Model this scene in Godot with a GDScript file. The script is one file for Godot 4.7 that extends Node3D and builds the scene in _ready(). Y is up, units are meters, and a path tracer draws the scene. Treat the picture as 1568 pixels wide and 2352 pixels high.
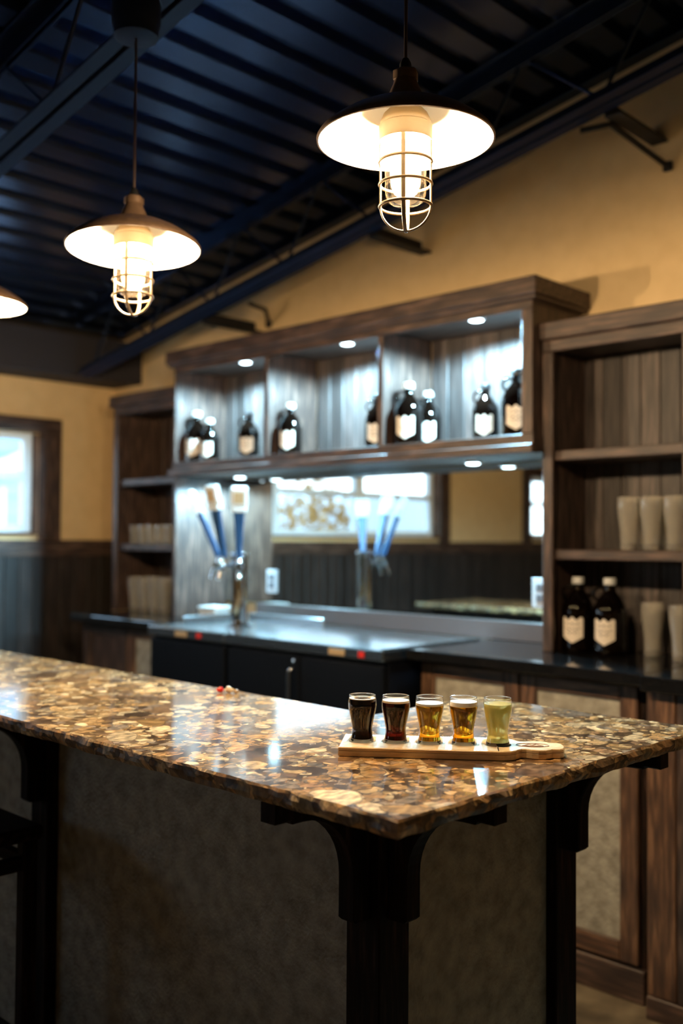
extends Node3D
# A taproom: a pebble-stone bar with a beer flight in front of a back bar with coolers, shelves and a mirror.
# x runs along the back wall, y is up, z points from the back wall into the room.

var used := {}
var cache := {}
var M := {}
var rng := RandomNumberGenerator.new()

const BAR_Y := 1.04
const CTR_Y := 1.044
const WALL_Z := -3.47
const LEFT_X := -5.36
const ROOF_K := 0.174
const ROOF_0 := 3.612

func _ready() -> void:
	rng.seed = 7
	setup_camera()
	setup_light()
	materials()
	build_room()
	build_windows()
	build_outdoors()
	build_ceiling()
	build_bar()
	build_back_counter()
	build_coolers()
	build_upper_cabinet()
	build_shelf_units()
	build_mirror()
	build_pendants()
	build_tower()
	build_bottles()
	build_shelf_glasses()
	build_flight()
	build_small_things()
	build_stool()

# ---------------------------------------------------------------- camera, sky, exposure
func setup_camera() -> void:
	var yaw := deg_to_rad(45.78)
	var pitch := deg_to_rad(1.611)
	var roll := deg_to_rad(0.378)
	var fw := Vector3(-cos(yaw) * cos(pitch), sin(pitch), -sin(yaw) * cos(pitch))
	var r := fw.cross(Vector3.UP).normalized()
	var u := r.cross(fw)
	var r2 := r * cos(roll) + u * sin(roll)
	var u2 := -r * sin(roll) + u * cos(roll)
	var cam := Camera3D.new()
	cam.name = "camera"
	cam.transform = Transform3D(Basis(r2, u2, -fw), Vector3(0, 1.45, 0))
	var at := CameraAttributesPhysical.new()
	at.frustum_focal_length = 17.5 / (1176.0 / 2300.24)
	at.frustum_focus_distance = 1.93
	at.frustum_near = 0.05
	at.frustum_far = 200.0
	at.exposure_aperture = 1.8
	cam.attributes = at
	add_child(cam)
	cam.fov = rad_to_deg(2.0 * atan(1176.0 / 2300.24))
	cam.current = true

func setup_light() -> void:
	var e := Environment.new()
	e.background_mode = Environment.BG_SKY
	var sm := ProceduralSkyMaterial.new()
	sm.sky_top_color = Color(0.60, 0.74, 0.86)
	sm.sky_horizon_color = Color(0.86, 0.93, 0.97)
	sm.ground_bottom_color = Color(0.35, 0.38, 0.42)
	sm.ground_horizon_color = Color(0.8, 0.86, 0.9)
	sm.sky_energy_multiplier = 1.0
	var sky := Sky.new()
	sky.sky_material = sm
	e.sky = sky
	e.background_energy_multiplier = 8.5
	e.tonemap_mode = Environment.TONE_MAPPER_LINEAR
	e.tonemap_exposure = 1.0
	e.sdfgi_enabled = true
	e.ssao_enabled = true
	e.ssil_enabled = true
	var w := WorldEnvironment.new()
	w.name = "environment"
	w.environment = e
	add_child(w)

# ---------------------------------------------------------------- nodes
func numbered(n: String) -> String:
	if not used.has(n):
		used[n] = 0
		return n
	used[n] += 1
	return "%s_%03d" % [n, used[n]]

func thing(called: String, label: String, category: String, at := Vector3.ZERO, turn := 0.0, group := "") -> Node3D:
	var o := Node3D.new()
	o.name = numbered(called)
	add_child(o)
	o.position = at
	o.rotation.y = turn
	tag(o, label, category, group)
	return o

func tag(o: Node3D, label: String, category: String, group := "") -> void:
	o.set_meta("label", label)
	o.set_meta("category", category)
	if group != "":
		o.set_meta("group", group)

func part(parent: Node3D, called: String, mesh: Mesh, mat: Material, at := Vector3.ZERO, rot := Vector3.ZERO, label := "") -> MeshInstance3D:
	var o := MeshInstance3D.new()
	o.name = called
	o.mesh = mesh
	o.material_override = null
	for i in mesh.get_surface_count():
		o.set_surface_override_material(i, mat)
	parent.add_child(o, true)
	o.position = at
	o.rotation = rot
	if label != "":
		o.set_meta("label", label)
	return o

func single(called: String, label: String, category: String, mesh: Mesh, mat: Material, at := Vector3.ZERO, rot := Vector3.ZERO, group := "") -> MeshInstance3D:
	var o := part(self, numbered(called), mesh, mat, at, rot)
	tag(o, label, category, group)
	return o

func structure(called: String, label: String, category: String, at := Vector3.ZERO) -> Node3D:
	var o := thing(called, label, category, at)
	o.set_meta("kind", "structure")
	return o

# box between two corners, as a part
func bx(parent: Node3D, called: String, a: Vector3, b: Vector3, mat: Material, bevel := 0.002, label := "") -> MeshInstance3D:
	var lo := Vector3(minf(a.x, b.x), minf(a.y, b.y), minf(a.z, b.z))
	var hi := Vector3(maxf(a.x, b.x), maxf(a.y, b.y), maxf(a.z, b.z))
	return part(parent, called, box_mesh(hi - lo, bevel), mat, (lo + hi) / 2 - (parent.position if parent != self else Vector3.ZERO), Vector3.ZERO, label)

# ---------------------------------------------------------------- meshes
func tri(st: SurfaceTool, a: Vector3, b: Vector3, c: Vector3) -> void:   # counter-clockwise seen from outside
	st.add_vertex(a)
	st.add_vertex(c)
	st.add_vertex(b)

func tri_from(st: SurfaceTool, a: Vector3, b: Vector3, c: Vector3, inside: Vector3) -> void:
	if (b - a).cross(c - a).dot((a + b + c) / 3.0 - inside) >= 0:
		tri(st, a, b, c)
	else:
		tri(st, a, c, b)

func quad_from(st: SurfaceTool, a: Vector3, b: Vector3, c: Vector3, d: Vector3, inside: Vector3) -> void:
	tri_from(st, a, b, c, inside)
	tri_from(st, a, c, d, inside)

func box_mesh(size: Vector3, bevel := 0.002) -> ArrayMesh:
	var key := "box%.4f,%.4f,%.4f,%.4f" % [size.x, size.y, size.z, bevel]
	if cache.has(key):
		return cache[key]
	var st := SurfaceTool.new()
	st.begin(Mesh.PRIMITIVE_TRIANGLES)
	st.set_smooth_group(-1)
	add_box(st, Vector3.ZERO, size, bevel)
	st.generate_normals()
	var m := st.commit()
	cache[key] = m
	return m

func add_box(st: SurfaceTool, at: Vector3, size: Vector3, bevel := 0.0) -> void:
	var h := size / 2
	var b: float = minf(bevel, 0.45 * minf(h.x, minf(h.y, h.z)))
	var v := func(sx: int, sy: int, sz: int, axis: int) -> Vector3:
		var p := Vector3(sx * (h.x - b), sy * (h.y - b), sz * (h.z - b))
		p[axis] += (b if p[axis] > 0 else -b)
		return at + p
	for axis in 3:
		var u := (axis + 1) % 3
		var w := (axis + 2) % 3
		for s in [-1, 1]:
			var c := []
			for q in [[-1, -1], [1, -1], [1, 1], [-1, 1]]:
				var g := [0, 0, 0]
				g[axis] = s
				g[u] = q[0]
				g[w] = q[1]
				c.append(v.call(g[0], g[1], g[2], axis))
			quad_from(st, c[0], c[1], c[2], c[3], at)
		if b > 0:
			for q in [[-1, -1], [1, -1], [1, 1], [-1, 1]]:
				var g := [0, 0, 0]
				g[u] = q[0]
				g[w] = q[1]
				g[axis] = -1
				var a0: Vector3 = v.call(g[0], g[1], g[2], u)
				var b0: Vector3 = v.call(g[0], g[1], g[2], w)
				g[axis] = 1
				var a1: Vector3 = v.call(g[0], g[1], g[2], u)
				var b1: Vector3 = v.call(g[0], g[1], g[2], w)
				quad_from(st, a0, a1, b1, b0, at)
	if b > 0:
		for sx in [-1, 1]:
			for sy in [-1, 1]:
				for sz in [-1, 1]:
					tri_from(st, v.call(sx, sy, sz, 0), v.call(sx, sy, sz, 1), v.call(sx, sy, sz, 2), at)

# profile points are (radius, height); outside lies to the right of its direction when it climbs
func lathe(profile: Array, segs := 32, crease := 0.75, faceted := false) -> ArrayMesh:
	var pos := PackedVector3Array()
	var nor := PackedVector3Array()
	var idx := PackedInt32Array()
	var n := profile.size()
	var seg_n := []
	for i in n - 1:
		var d: Vector2 = profile[i + 1] - profile[i]
		seg_n.append(Vector2(d.y, -d.x).normalized())
	for i in n - 1:
		var na: Vector2 = seg_n[i]
		var nb: Vector2 = seg_n[i]
		if i > 0 and seg_n[i - 1].dot(seg_n[i]) > crease:
			na = (seg_n[i - 1] + seg_n[i]).normalized()
		if i < n - 2 and seg_n[i + 1].dot(seg_n[i]) > crease:
			nb = (seg_n[i + 1] + seg_n[i]).normalized()
		var base := pos.size()
		for j in segs + 1:
			var t := TAU * j / segs
			var c := cos(t)
			var s := sin(t)
			var p0: Vector2 = profile[i]
			var p1: Vector2 = profile[i + 1]
			pos.append(Vector3(p0.x * c, p0.y, p0.x * s))
			nor.append(Vector3(na.x * c, na.y, na.x * s))
			pos.append(Vector3(p1.x * c, p1.y, p1.x * s))
			nor.append(Vector3(nb.x * c, nb.y, nb.x * s))
		for j in segs:
			var a := base + j * 2
			if profile[i].x > 1e-6:
				idx.append_array([a, a + 2, a + 1])
			if profile[i + 1].x > 1e-6:
				idx.append_array([a + 2, a + 3, a + 1])
	if faceted:
		var st := SurfaceTool.new()
		st.begin(Mesh.PRIMITIVE_TRIANGLES)
		st.set_smooth_group(-1)
		for i in idx:
			st.add_vertex(pos[i])
		st.generate_normals()
		return st.commit()
	var arr := []
	arr.resize(Mesh.ARRAY_MAX)
	arr[Mesh.ARRAY_VERTEX] = pos
	arr[Mesh.ARRAY_NORMAL] = nor
	arr[Mesh.ARRAY_INDEX] = idx
	var m := ArrayMesh.new()
	m.add_surface_from_arrays(Mesh.PRIMITIVE_TRIANGLES, arr)
	return m

func tube(path: Array, radius: float, segs := 8, closed := false, flat := 1.0) -> ArrayMesh:
	var pos := PackedVector3Array()
	var nor := PackedVector3Array()
	var idx := PackedInt32Array()
	var n := path.size()
	var side := Vector3.ZERO
	for i in n:
		var prev: Vector3 = path[(i - 1 + n) % n] if closed or i > 0 else path[i]
		var next: Vector3 = path[(i + 1) % n] if closed or i < n - 1 else path[i]
		var d := (next - prev).normalized()
		if side == Vector3.ZERO:
			side = d.cross(Vector3.UP if absf(d.y) < 0.9 else Vector3.RIGHT).normalized()
		side = (side - d * side.dot(d)).normalized()
		var up := side.cross(d)
		for j in segs:
			var t := TAU * j / segs
			var o := side * cos(t) + up * sin(t) * flat
			pos.append(path[i] + o * radius)
			nor.append((side * cos(t) + up * sin(t) / flat).normalized())
	var rings := n if closed else n - 1
	for i in rings:
		for j in segs:
			var a := i * segs + j
			var b := i * segs + (j + 1) % segs
			var c := ((i + 1) % n) * segs + j
			var d2 := ((i + 1) % n) * segs + (j + 1) % segs
			idx.append_array([a, b, c, b, d2, c])
	if not closed:
		for e in [0, n - 1]:
			var k := pos.size()
			var dir: Vector3 = (path[0] - path[1]).normalized() if e == 0 else (path[n - 1] - path[n - 2]).normalized()
			pos.append(path[e])
			nor.append(dir)
			for j in segs:
				pos.append(pos[e * segs + j])
				nor.append(dir)
			for j in segs:
				if e == 0:
					idx.append_array([k, k + 1 + (j + 1) % segs, k + 1 + j])
				else:
					idx.append_array([k, k + 1 + j, k + 1 + (j + 1) % segs])
	var arr := []
	arr.resize(Mesh.ARRAY_MAX)
	arr[Mesh.ARRAY_VERTEX] = pos
	arr[Mesh.ARRAY_NORMAL] = nor
	arr[Mesh.ARRAY_INDEX] = idx
	var m := ArrayMesh.new()
	m.add_surface_from_arrays(Mesh.PRIMITIVE_TRIANGLES, arr)
	return m

# polygon in xy (counter-clockwise), extruded from z = -depth/2 to depth/2 with a small chamfer
func prism(poly: PackedVector2Array, depth: float, bevel := 0.0) -> ArrayMesh:
	var st := SurfaceTool.new()
	st.begin(Mesh.PRIMITIVE_TRIANGLES)
	st.set_smooth_group(-1)
	if Geometry2D.is_polygon_clockwise(poly):
		poly.reverse()
	var n := poly.size()
	var inner := poly
	if bevel > 0:
		inner = PackedVector2Array()
		for i in n:
			var a := (poly[i] - poly[(i - 1 + n) % n]).normalized()
			var b := (poly[(i + 1) % n] - poly[i]).normalized()
			var na := Vector2(-a.y, a.x)
			var nb := Vector2(-b.y, b.x)
			var mid := (na + nb).normalized()
			inner.append(poly[i] + mid * bevel / maxf(0.5, mid.dot(na)))
	var h := depth / 2
	var ids := Geometry2D.triangulate_polygon(inner)
	for k in range(0, ids.size(), 3):
		var a := inner[ids[k]]
		var b := inner[ids[k + 1]]
		var c := inner[ids[k + 2]]
		if (b - a).cross(c - a) < 0:
			var t := b
			b = c
			c = t
		tri(st, Vector3(a.x, a.y, h), Vector3(b.x, b.y, h), Vector3(c.x, c.y, h))
		tri(st, Vector3(a.x, a.y, -h), Vector3(c.x, c.y, -h), Vector3(b.x, b.y, -h))
	for i in n:
		var j := (i + 1) % n
		var rows := [[poly, -h + bevel], [poly, h - bevel]]
		if bevel > 0:
			rows = [[inner, -h], [poly, -h + bevel], [poly, h - bevel], [inner, h]]
		for k in rows.size() - 1:
			var p0: Vector2 = rows[k][0][i]
			var p1: Vector2 = rows[k][0][j]
			var q0: Vector2 = rows[k + 1][0][i]
			var q1: Vector2 = rows[k + 1][0][j]
			var a3 := Vector3(p0.x, p0.y, rows[k][1])
			var b3 := Vector3(p1.x, p1.y, rows[k][1])
			var c3 := Vector3(q1.x, q1.y, rows[k + 1][1])
			var d3 := Vector3(q0.x, q0.y, rows[k + 1][1])
			tri(st, a3, b3, c3)
			tri(st, a3, c3, d3)
	st.generate_normals()
	return st.commit()

func pts(a: Array) -> Array:
	var out := []
	for i in range(0, a.size(), 2):
		out.append(Vector2(a[i], a[i + 1]))
	return out

# ---------------------------------------------------------------- materials
func noise_tex(freq: float, octaves: int, stops: Array, seed_ := 1, size := 512, type := FastNoiseLite.TYPE_SIMPLEX_SMOOTH, warp := 0.0) -> NoiseTexture2D:
	var n := FastNoiseLite.new()
	n.noise_type = type
	n.seed = seed_
	n.frequency = freq
	n.fractal_octaves = octaves
	if warp > 0:
		n.domain_warp_enabled = true
		n.domain_warp_amplitude = warp
	var t := NoiseTexture2D.new()
	t.width = size
	t.height = size
	t.seamless = true
	t.noise = n
	if stops.size():
		var g := Gradient.new()
		var offs := PackedFloat32Array()
		var cols := PackedColorArray()
		for s in stops:
			offs.append(s[0])
			cols.append(s[1])
		g.offsets = offs
		g.colors = cols
		t.color_ramp = g
	return t

func mat(color: Color, rough: float, metal := 0.0, tex: Texture2D = null, scale := Vector3.ONE, bump: Texture2D = null, bump_cm := 0.0) -> StandardMaterial3D:
	var m := StandardMaterial3D.new()
	m.albedo_color = color
	m.roughness = rough
	m.metallic = metal
	if tex:
		m.albedo_texture = tex
	if bump:
		m.heightmap_enabled = true
		m.heightmap_texture = bump
		m.heightmap_scale = bump_cm
	if tex or bump:
		m.uv1_triplanar = true
		m.uv1_world_triplanar = true
		m.uv1_scale = scale
		m.uv1_triplanar_sharpness = 4.0
	return m

func glow(color: Color, energy: float) -> StandardMaterial3D:
	var m := StandardMaterial3D.new()
	m.albedo_color = color
	m.emission_enabled = true
	m.emission = color
	m.emission_energy_multiplier = energy
	return m

func pane(alpha := 0.03, rough := 0.02) -> StandardMaterial3D:
	var m := StandardMaterial3D.new()
	m.albedo_color = Color(1, 1, 1, alpha)
	m.transparency = BaseMaterial3D.TRANSPARENCY_ALPHA
	m.roughness = rough
	m.cull_mode = BaseMaterial3D.CULL_DISABLED
	return m

func solid_glass(color: Color, scale := 0.05, rough := 0.0) -> StandardMaterial3D:
	var m := StandardMaterial3D.new()
	m.albedo_color = color
	m.transparency = BaseMaterial3D.TRANSPARENCY_ALPHA
	m.refraction_enabled = true
	m.refraction_scale = scale
	m.roughness = rough
	return m

func wood_set(called: String, dark: Color, mid: Color, light: Color, rough: float, seed_: int) -> void:
	var t := noise_tex(0.012, 5, [[0.0, dark], [0.35, dark.lerp(mid, 0.6)], [0.55, mid], [0.75, light], [1.0, light.lightened(0.08)]], seed_)
	var b := noise_tex(0.03, 4, [], seed_ + 40)
	M[called + "_v"] = mat(Color.WHITE, rough, 0.0, t, Vector3(7, 0.7, 7), b, 0.05)
	M[called + "_h"] = mat(Color.WHITE, rough, 0.0, t, Vector3(0.7, 7, 7), b, 0.05)
	M[called + "_d"] = mat(Color.WHITE, rough, 0.0, t, Vector3(7, 7, 0.7), b, 0.05)

func materials() -> void:
	wood_set("walnut", Color(0.145, 0.105, 0.09), Color(0.255, 0.19, 0.16), Color(0.352, 0.27, 0.228), 0.5, 3)
	wood_set("oak", Color(0.20, 0.132, 0.092), Color(0.345, 0.238, 0.168), Color(0.46, 0.33, 0.238), 0.5, 9)
	wood_set("ebony", Color(0.055, 0.035, 0.03), Color(0.105, 0.066, 0.055), Color(0.165, 0.105, 0.082), 0.6, 15)
	# plank tones: the same stain taken up a little differently by each board
	for k in 3:
		var f := [0.82, 1.0, 1.16][k] as float
		var t := noise_tex(0.012, 5, [[0.0, Color(0.145, 0.122, 0.113) * f], [0.5, Color(0.245, 0.21, 0.197) * f], [1.0, Color(0.345, 0.30, 0.282) * f]], 21 + k)
		M["bead%d" % k] = mat(Color(0.62, 0.60, 0.60), 0.5, 0.0, t, Vector3(8, 0.6, 8))
		M["plank%d" % k] = mat(Color.WHITE, 0.55, 0.0, t, Vector3(8, 0.6, 8))
	M.maple = mat(Color.WHITE, 0.2, 0.0, noise_tex(0.01, 5, [[0.0, Color(0.82, 0.66, 0.47)], [0.5, Color(0.90, 0.77, 0.59)], [1.0, Color(0.94, 0.83, 0.67)]], 31), Vector3(5, 12, 5))
	M.burn = mat(Color(0.52, 0.38, 0.27), 0.7)
	M.paint = mat(Color.WHITE, 0.75, 0.0, noise_tex(0.02, 4, [[0.0, Color(0.835, 0.715, 0.53)], [1.0, Color(0.875, 0.755, 0.57)]], 5), Vector3(0.8, 0.8, 0.8), noise_tex(0.12, 3, [], 6), 0.06)
	M.soffit = mat(Color(0.20, 0.195, 0.215), 0.6)
	var stucco := noise_tex(0.02, 6, [[0.0, Color(0.47, 0.44, 0.39)], [0.45, Color(0.59, 0.56, 0.505)], [1.0, Color(0.69, 0.66, 0.60)]], 8)
	M.stucco = mat(Color.WHITE, 0.6, 0.0, stucco, Vector3(1.6, 1.6, 1.6), noise_tex(0.09, 4, [], 10), 0.25)
	M.floor = mat(Color.WHITE, 0.45, 0.0, noise_tex(0.015, 6, [[0.0, Color(0.33, 0.29, 0.23)], [0.5, Color(0.46, 0.41, 0.33)], [1.0, Color(0.56, 0.51, 0.42)]], 12), Vector3(0.9, 0.9, 0.9))
	M.deck = mat(Color(0.17, 0.225, 0.33), 0.24, 0.8)
	M.joist = mat(Color(0.10, 0.135, 0.215), 0.55, 0.1)
	M.roof = mat(Color(0.1, 0.1, 0.1), 0.9)
	M.granite = mat(Color.WHITE, 0.07, 0.0, noise_tex(0.11, 4, [[0.0, Color(0.03, 0.03, 0.035)], [0.62, Color(0.07, 0.068, 0.07)], [0.85, Color(0.16, 0.15, 0.14)], [1.0, Color(0.3, 0.28, 0.26)]], 14), Vector3(3, 3, 3))
	M.backsplash = mat(Color(0.30, 0.26, 0.25), 0.4)
	M.steel = mat(Color(0.72, 0.73, 0.74), 0.22, 1.0, null, Vector3.ONE)
	M.chrome = mat(Color(0.88, 0.88, 0.88), 0.07, 1.0)
	M.cooler = mat(Color(0.04, 0.052, 0.08), 0.5)
	M.cooler_gap = mat(Color(0.02, 0.02, 0.025), 0.8)
	M.mirror = mat(Color(0.86, 0.88, 0.87), 0.015, 1.0)
	M.white = mat(Color(0.78, 0.78, 0.77), 0.4)
	M.vinyl = mat(Color(0.88, 0.90, 0.91), 0.4)
	M.plate = mat(Color(0.66, 0.66, 0.67), 0.4)
	M.socket = mat(Color(0.36, 0.36, 0.38), 0.4)
	M.slot = mat(Color(0.12, 0.12, 0.12), 0.6)
	M.blue = mat(Color(0.10, 0.215, 0.34), 0.35)
	M.tan = mat(Color(0.66, 0.56, 0.42), 0.5)
	M.red = mat(Color(0.78, 0.13, 0.06), 0.4)
	M.cream = mat(Color(0.88, 0.80, 0.68), 0.6)
	M.bottle = solid_glass(Color(0.045, 0.022, 0.014, 0.6), 0.05, 0.02)
	M.black_cap = mat(Color(0.04, 0.04, 0.045), 0.4)
	M.label = mat(Color(0.87, 0.82, 0.76), 0.55)
	M.print = mat(Color(0.50, 0.46, 0.42), 0.6)
	M.glass = solid_glass(Color(1, 1, 1, 0.0), 0.05, 0.0)
	M.shelf_glass = solid_glass(Color(0.98, 0.96, 0.92, 0.17), 0.05, 0.0)
	M.pane = pane(0.0, 0.02)
	M.window_glass = pane(0.02, 0.01)
	M.bronze = mat(Color.WHITE, 0.42, 0.35, noise_tex(0.03, 4, [[0.0, Color(0.36, 0.28, 0.22)], [1.0, Color(0.46, 0.365, 0.29)]], 17), Vector3(3, 3, 3))
	M.enamel = mat(Color(0.93, 0.92, 0.88), 0.35)
	M.cast = mat(Color(0.40, 0.33, 0.23), 0.5)
	M.guard = mat(Color(0.42, 0.34, 0.24), 0.45)
	M.cord = mat(Color(0.22, 0.15, 0.12), 0.6)
	M.black = mat(Color(0.08, 0.075, 0.08), 0.5)
	M.soot = mat(Color(0.06, 0.055, 0.06), 0.7)
	M.bulb = glow(Color(1.0, 0.88, 0.68), 4.0)
	M.led = glow(Color(0.86, 0.96, 1.0), 14.0)
	M.foam_tan = mat(Color(0.90, 0.78, 0.62), 0.8)
	M.foam_white = mat(Color(0.95, 0.90, 0.82), 0.8)
	M.beer_stout = solid_glass(Color(0.05, 0.012, 0.008, 0.0), 0.033)
	M.beer_ruby = solid_glass(Color(0.26, 0.045, 0.025, 0.0), 0.033)
	M.beer_amber = solid_glass(Color(0.95, 0.73, 0.20, 0.16), 0.033)
	M.beer_gold = solid_glass(Color(0.91, 0.65, 0.12, 0.08), 0.033)
	M.beer_pale = solid_glass(Color(0.93, 0.88, 0.56, 0.4), 0.033, 0.1)
	M.asphalt = mat(Color(0.78, 0.80, 0.82), 0.9)
	M.siding = mat(Color(0.62, 0.76, 0.83), 0.7)
	M.van = mat(Color(0.85, 0.88, 0.90), 0.3)
	M.van_glass = mat(Color(0.08, 0.11, 0.13), 0.1)
	M.shrub = mat(Color(0.70, 0.53, 0.27), 0.9)
	for k in ["cooler", "joist", "ebony_v", "ebony_h", "ebony_d", "soffit"]:
		M[k].metallic_specular = 0.22
	M.stone = stone_material()
	M.stone_rough = M.stone.duplicate()
	M.stone_rough.roughness = 0.5

# polished conglomerate: pebbles of many sizes set in a dark brown matrix, one repeat of 1.6 m
func stone_material() -> StandardMaterial3D:
	var w := 1536
	var per_m := w / 1.6
	var n1 := FastNoiseLite.new()
	n1.seed = 4
	n1.frequency = 0.03
	n1.fractal_octaves = 5
	var grain := n1.get_seamless_image(512, 512).get_data()
	var data := PackedByteArray()
	data.resize(w * w * 3)
	var i3 := 0
	for y in w:
		var gy := (y % 512) * 512
		for x in w:
			var g := grain[gy + (x % 512)]
			data[i3] = 54 + g / 5
			data[i3 + 1] = 39 + g / 6
			data[i3 + 2] = 28 + g / 9
			i3 += 3
	var palette := [[168, 132, 90], [178, 144, 100], [150, 112, 72], [132, 98, 68], [112, 84, 60], [188, 158, 118], [158, 118, 72], [124, 104, 86], [166, 128, 84], [132, 112, 92], [92, 69, 50], [144, 108, 68], [80, 61, 46], [198, 168, 126]]
	var r := RandomNumberGenerator.new()
	r.seed = 11
	var sizes := [[9500, 0.006, 0.014], [3600, 0.012, 0.023], [620, 0.02, 0.035], [70, 0.033, 0.058]]
	for s in sizes:
		for k in s[0]:
			var cx := r.randf() * w
			var cy := r.randf() * w
			var a: float = r.randf_range(s[1], s[2]) * per_m
			var b := a * r.randf_range(0.45, 0.9)
			var rot := r.randf() * PI
			var ca := cos(rot)
			var sa := sin(rot)
			var p1 := r.randf() * TAU
			var p2 := r.randf() * TAU
			var w1 := r.randf_range(0.03, 0.12)
			var w2 := r.randf_range(0.02, 0.08)
			var col: Array = palette[r.randi() % palette.size()]
			var tone := r.randf_range(0.78, 1.15)
			var go := r.randi() % 512
			var reach := int(a * 1.2) + 1
			for dy in range(-reach, reach + 1):
				var py := posmod(int(cy) + dy, w)
				var gy2 := ((py + go) % 512) * 512
				for dx in range(-reach, reach + 1):
					var u := (dx * ca + dy * sa) / a
					var v := (dy * ca - dx * sa) / b
					var d := u * u + v * v
					if d > 1.45:
						continue
					var th := atan2(v, u)
					var edge := 1.0 + w1 * sin(2 * th + p1) + w2 * sin(3 * th + p2) + 0.05 * sin(5 * th + p1 * 2)
					d /= edge * edge
					if d > 1.0:
						continue
					var px := posmod(int(cx) + dx, w)
					var g2 := grain[gy2 + ((px * 2 + go) % 512)]
					var f := tone * (0.6 + g2 / 330.0)
					if d > 0.88:
						f *= 0.72
					var o := (py * w + px) * 3
					data[o] = clampi(int(col[0] * f), 0, 255)
					data[o + 1] = clampi(int(col[1] * f), 0, 255)
					data[o + 2] = clampi(int(col[2] * f), 0, 255)
	var im := Image.create_from_data(w, w, false, Image.FORMAT_RGB8, data)
	var m := mat(Color.WHITE, 0.085, 0.0, ImageTexture.create_from_image(im), Vector3.ONE / 1.6)
	m.uv1_triplanar_sharpness = 12.0
	return m

# ---------------------------------------------------------------- room
func build_room() -> void:
	var f := structure("floor", "pale mottled concrete floor of the taproom", "floor")
	bx(f, "slab", Vector3(-5.7, -0.12, -3.8), Vector3(6.7, 0, 6.8), M.floor, 0.0)

	var wb := structure("wall_back", "tan painted back wall behind the shelves and mirror", "wall")
	bx(wb, "plaster", Vector3(-5.6, 0, WALL_Z - 0.15), Vector3(6.7, 5.2, WALL_Z), M.paint, 0.0)
	var wr := structure("wall_right", "tan painted side wall at the far end of the room", "wall")
	bx(wr, "plaster", Vector3(6.5, 0.0, -3.62), Vector3(6.65, 5.2, 6.65), M.paint, 0.0)
	var wf := structure("wall_front", "tan painted wall across the room, behind the camera", "wall")
	bx(wf, "plaster", Vector3(-5.6, 0, 6.5), Vector3(6.5, 5.2, 6.65), M.paint, 0.0)

	# left wall, with a bank of windows and beadboard below
	var wl := structure("wall_left", "tan painted wall with dark beadboard wainscot and windows", "wall")
	var xo := LEFT_X - 0.15
	bx(wl, "plaster", Vector3(xo, 0, WALL_Z), Vector3(LEFT_X, 1.47, 6.5), M.paint, 0.0)
	bx(wl, "plaster", Vector3(xo, 2.07, WALL_Z), Vector3(LEFT_X, 3.0, 6.5), M.paint, 0.0)
	for p in [[WALL_Z, -2.96], [-0.2, 1.19], [3.5, 6.5]]:
		bx(wl, "plaster", Vector3(xo, 1.47, p[0]), Vector3(LEFT_X, 2.07, p[1]), M.paint, 0.0)
	var z := WALL_Z + 0.004
	var k := 0
	while z < 2.4:
		bx(wl, "beadboard_plank", Vector3(LEFT_X, 0.0, z), Vector3(LEFT_X + 0.014, 1.345, z + 0.088), M["bead%d" % ((k * 7 + k / 3) % 3)], 0.004)
		z += 0.0895
		k += 1
	bx(wl, "cap_rail", Vector3(LEFT_X, 1.345, WALL_Z + 0.004), Vector3(LEFT_X + 0.022, 1.44, 6.49), M.walnut_d, 0.003)
	bx(wl, "base_rail", Vector3(LEFT_X + 0.0141, 0.0, WALL_Z + 0.004), Vector3(LEFT_X + 0.028, 0.14, 2.4), M.walnut_d, 0.003)

	var so := structure("trim_1", "dark boxed soffit running along the top of the left wall", "soffit")
	bx(so, "box", Vector3(LEFT_X + 0.001, 2.38, WALL_Z + 0.001), Vector3(-5.06, 2.62, 6.49), M.soffit, 0.004)

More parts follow.
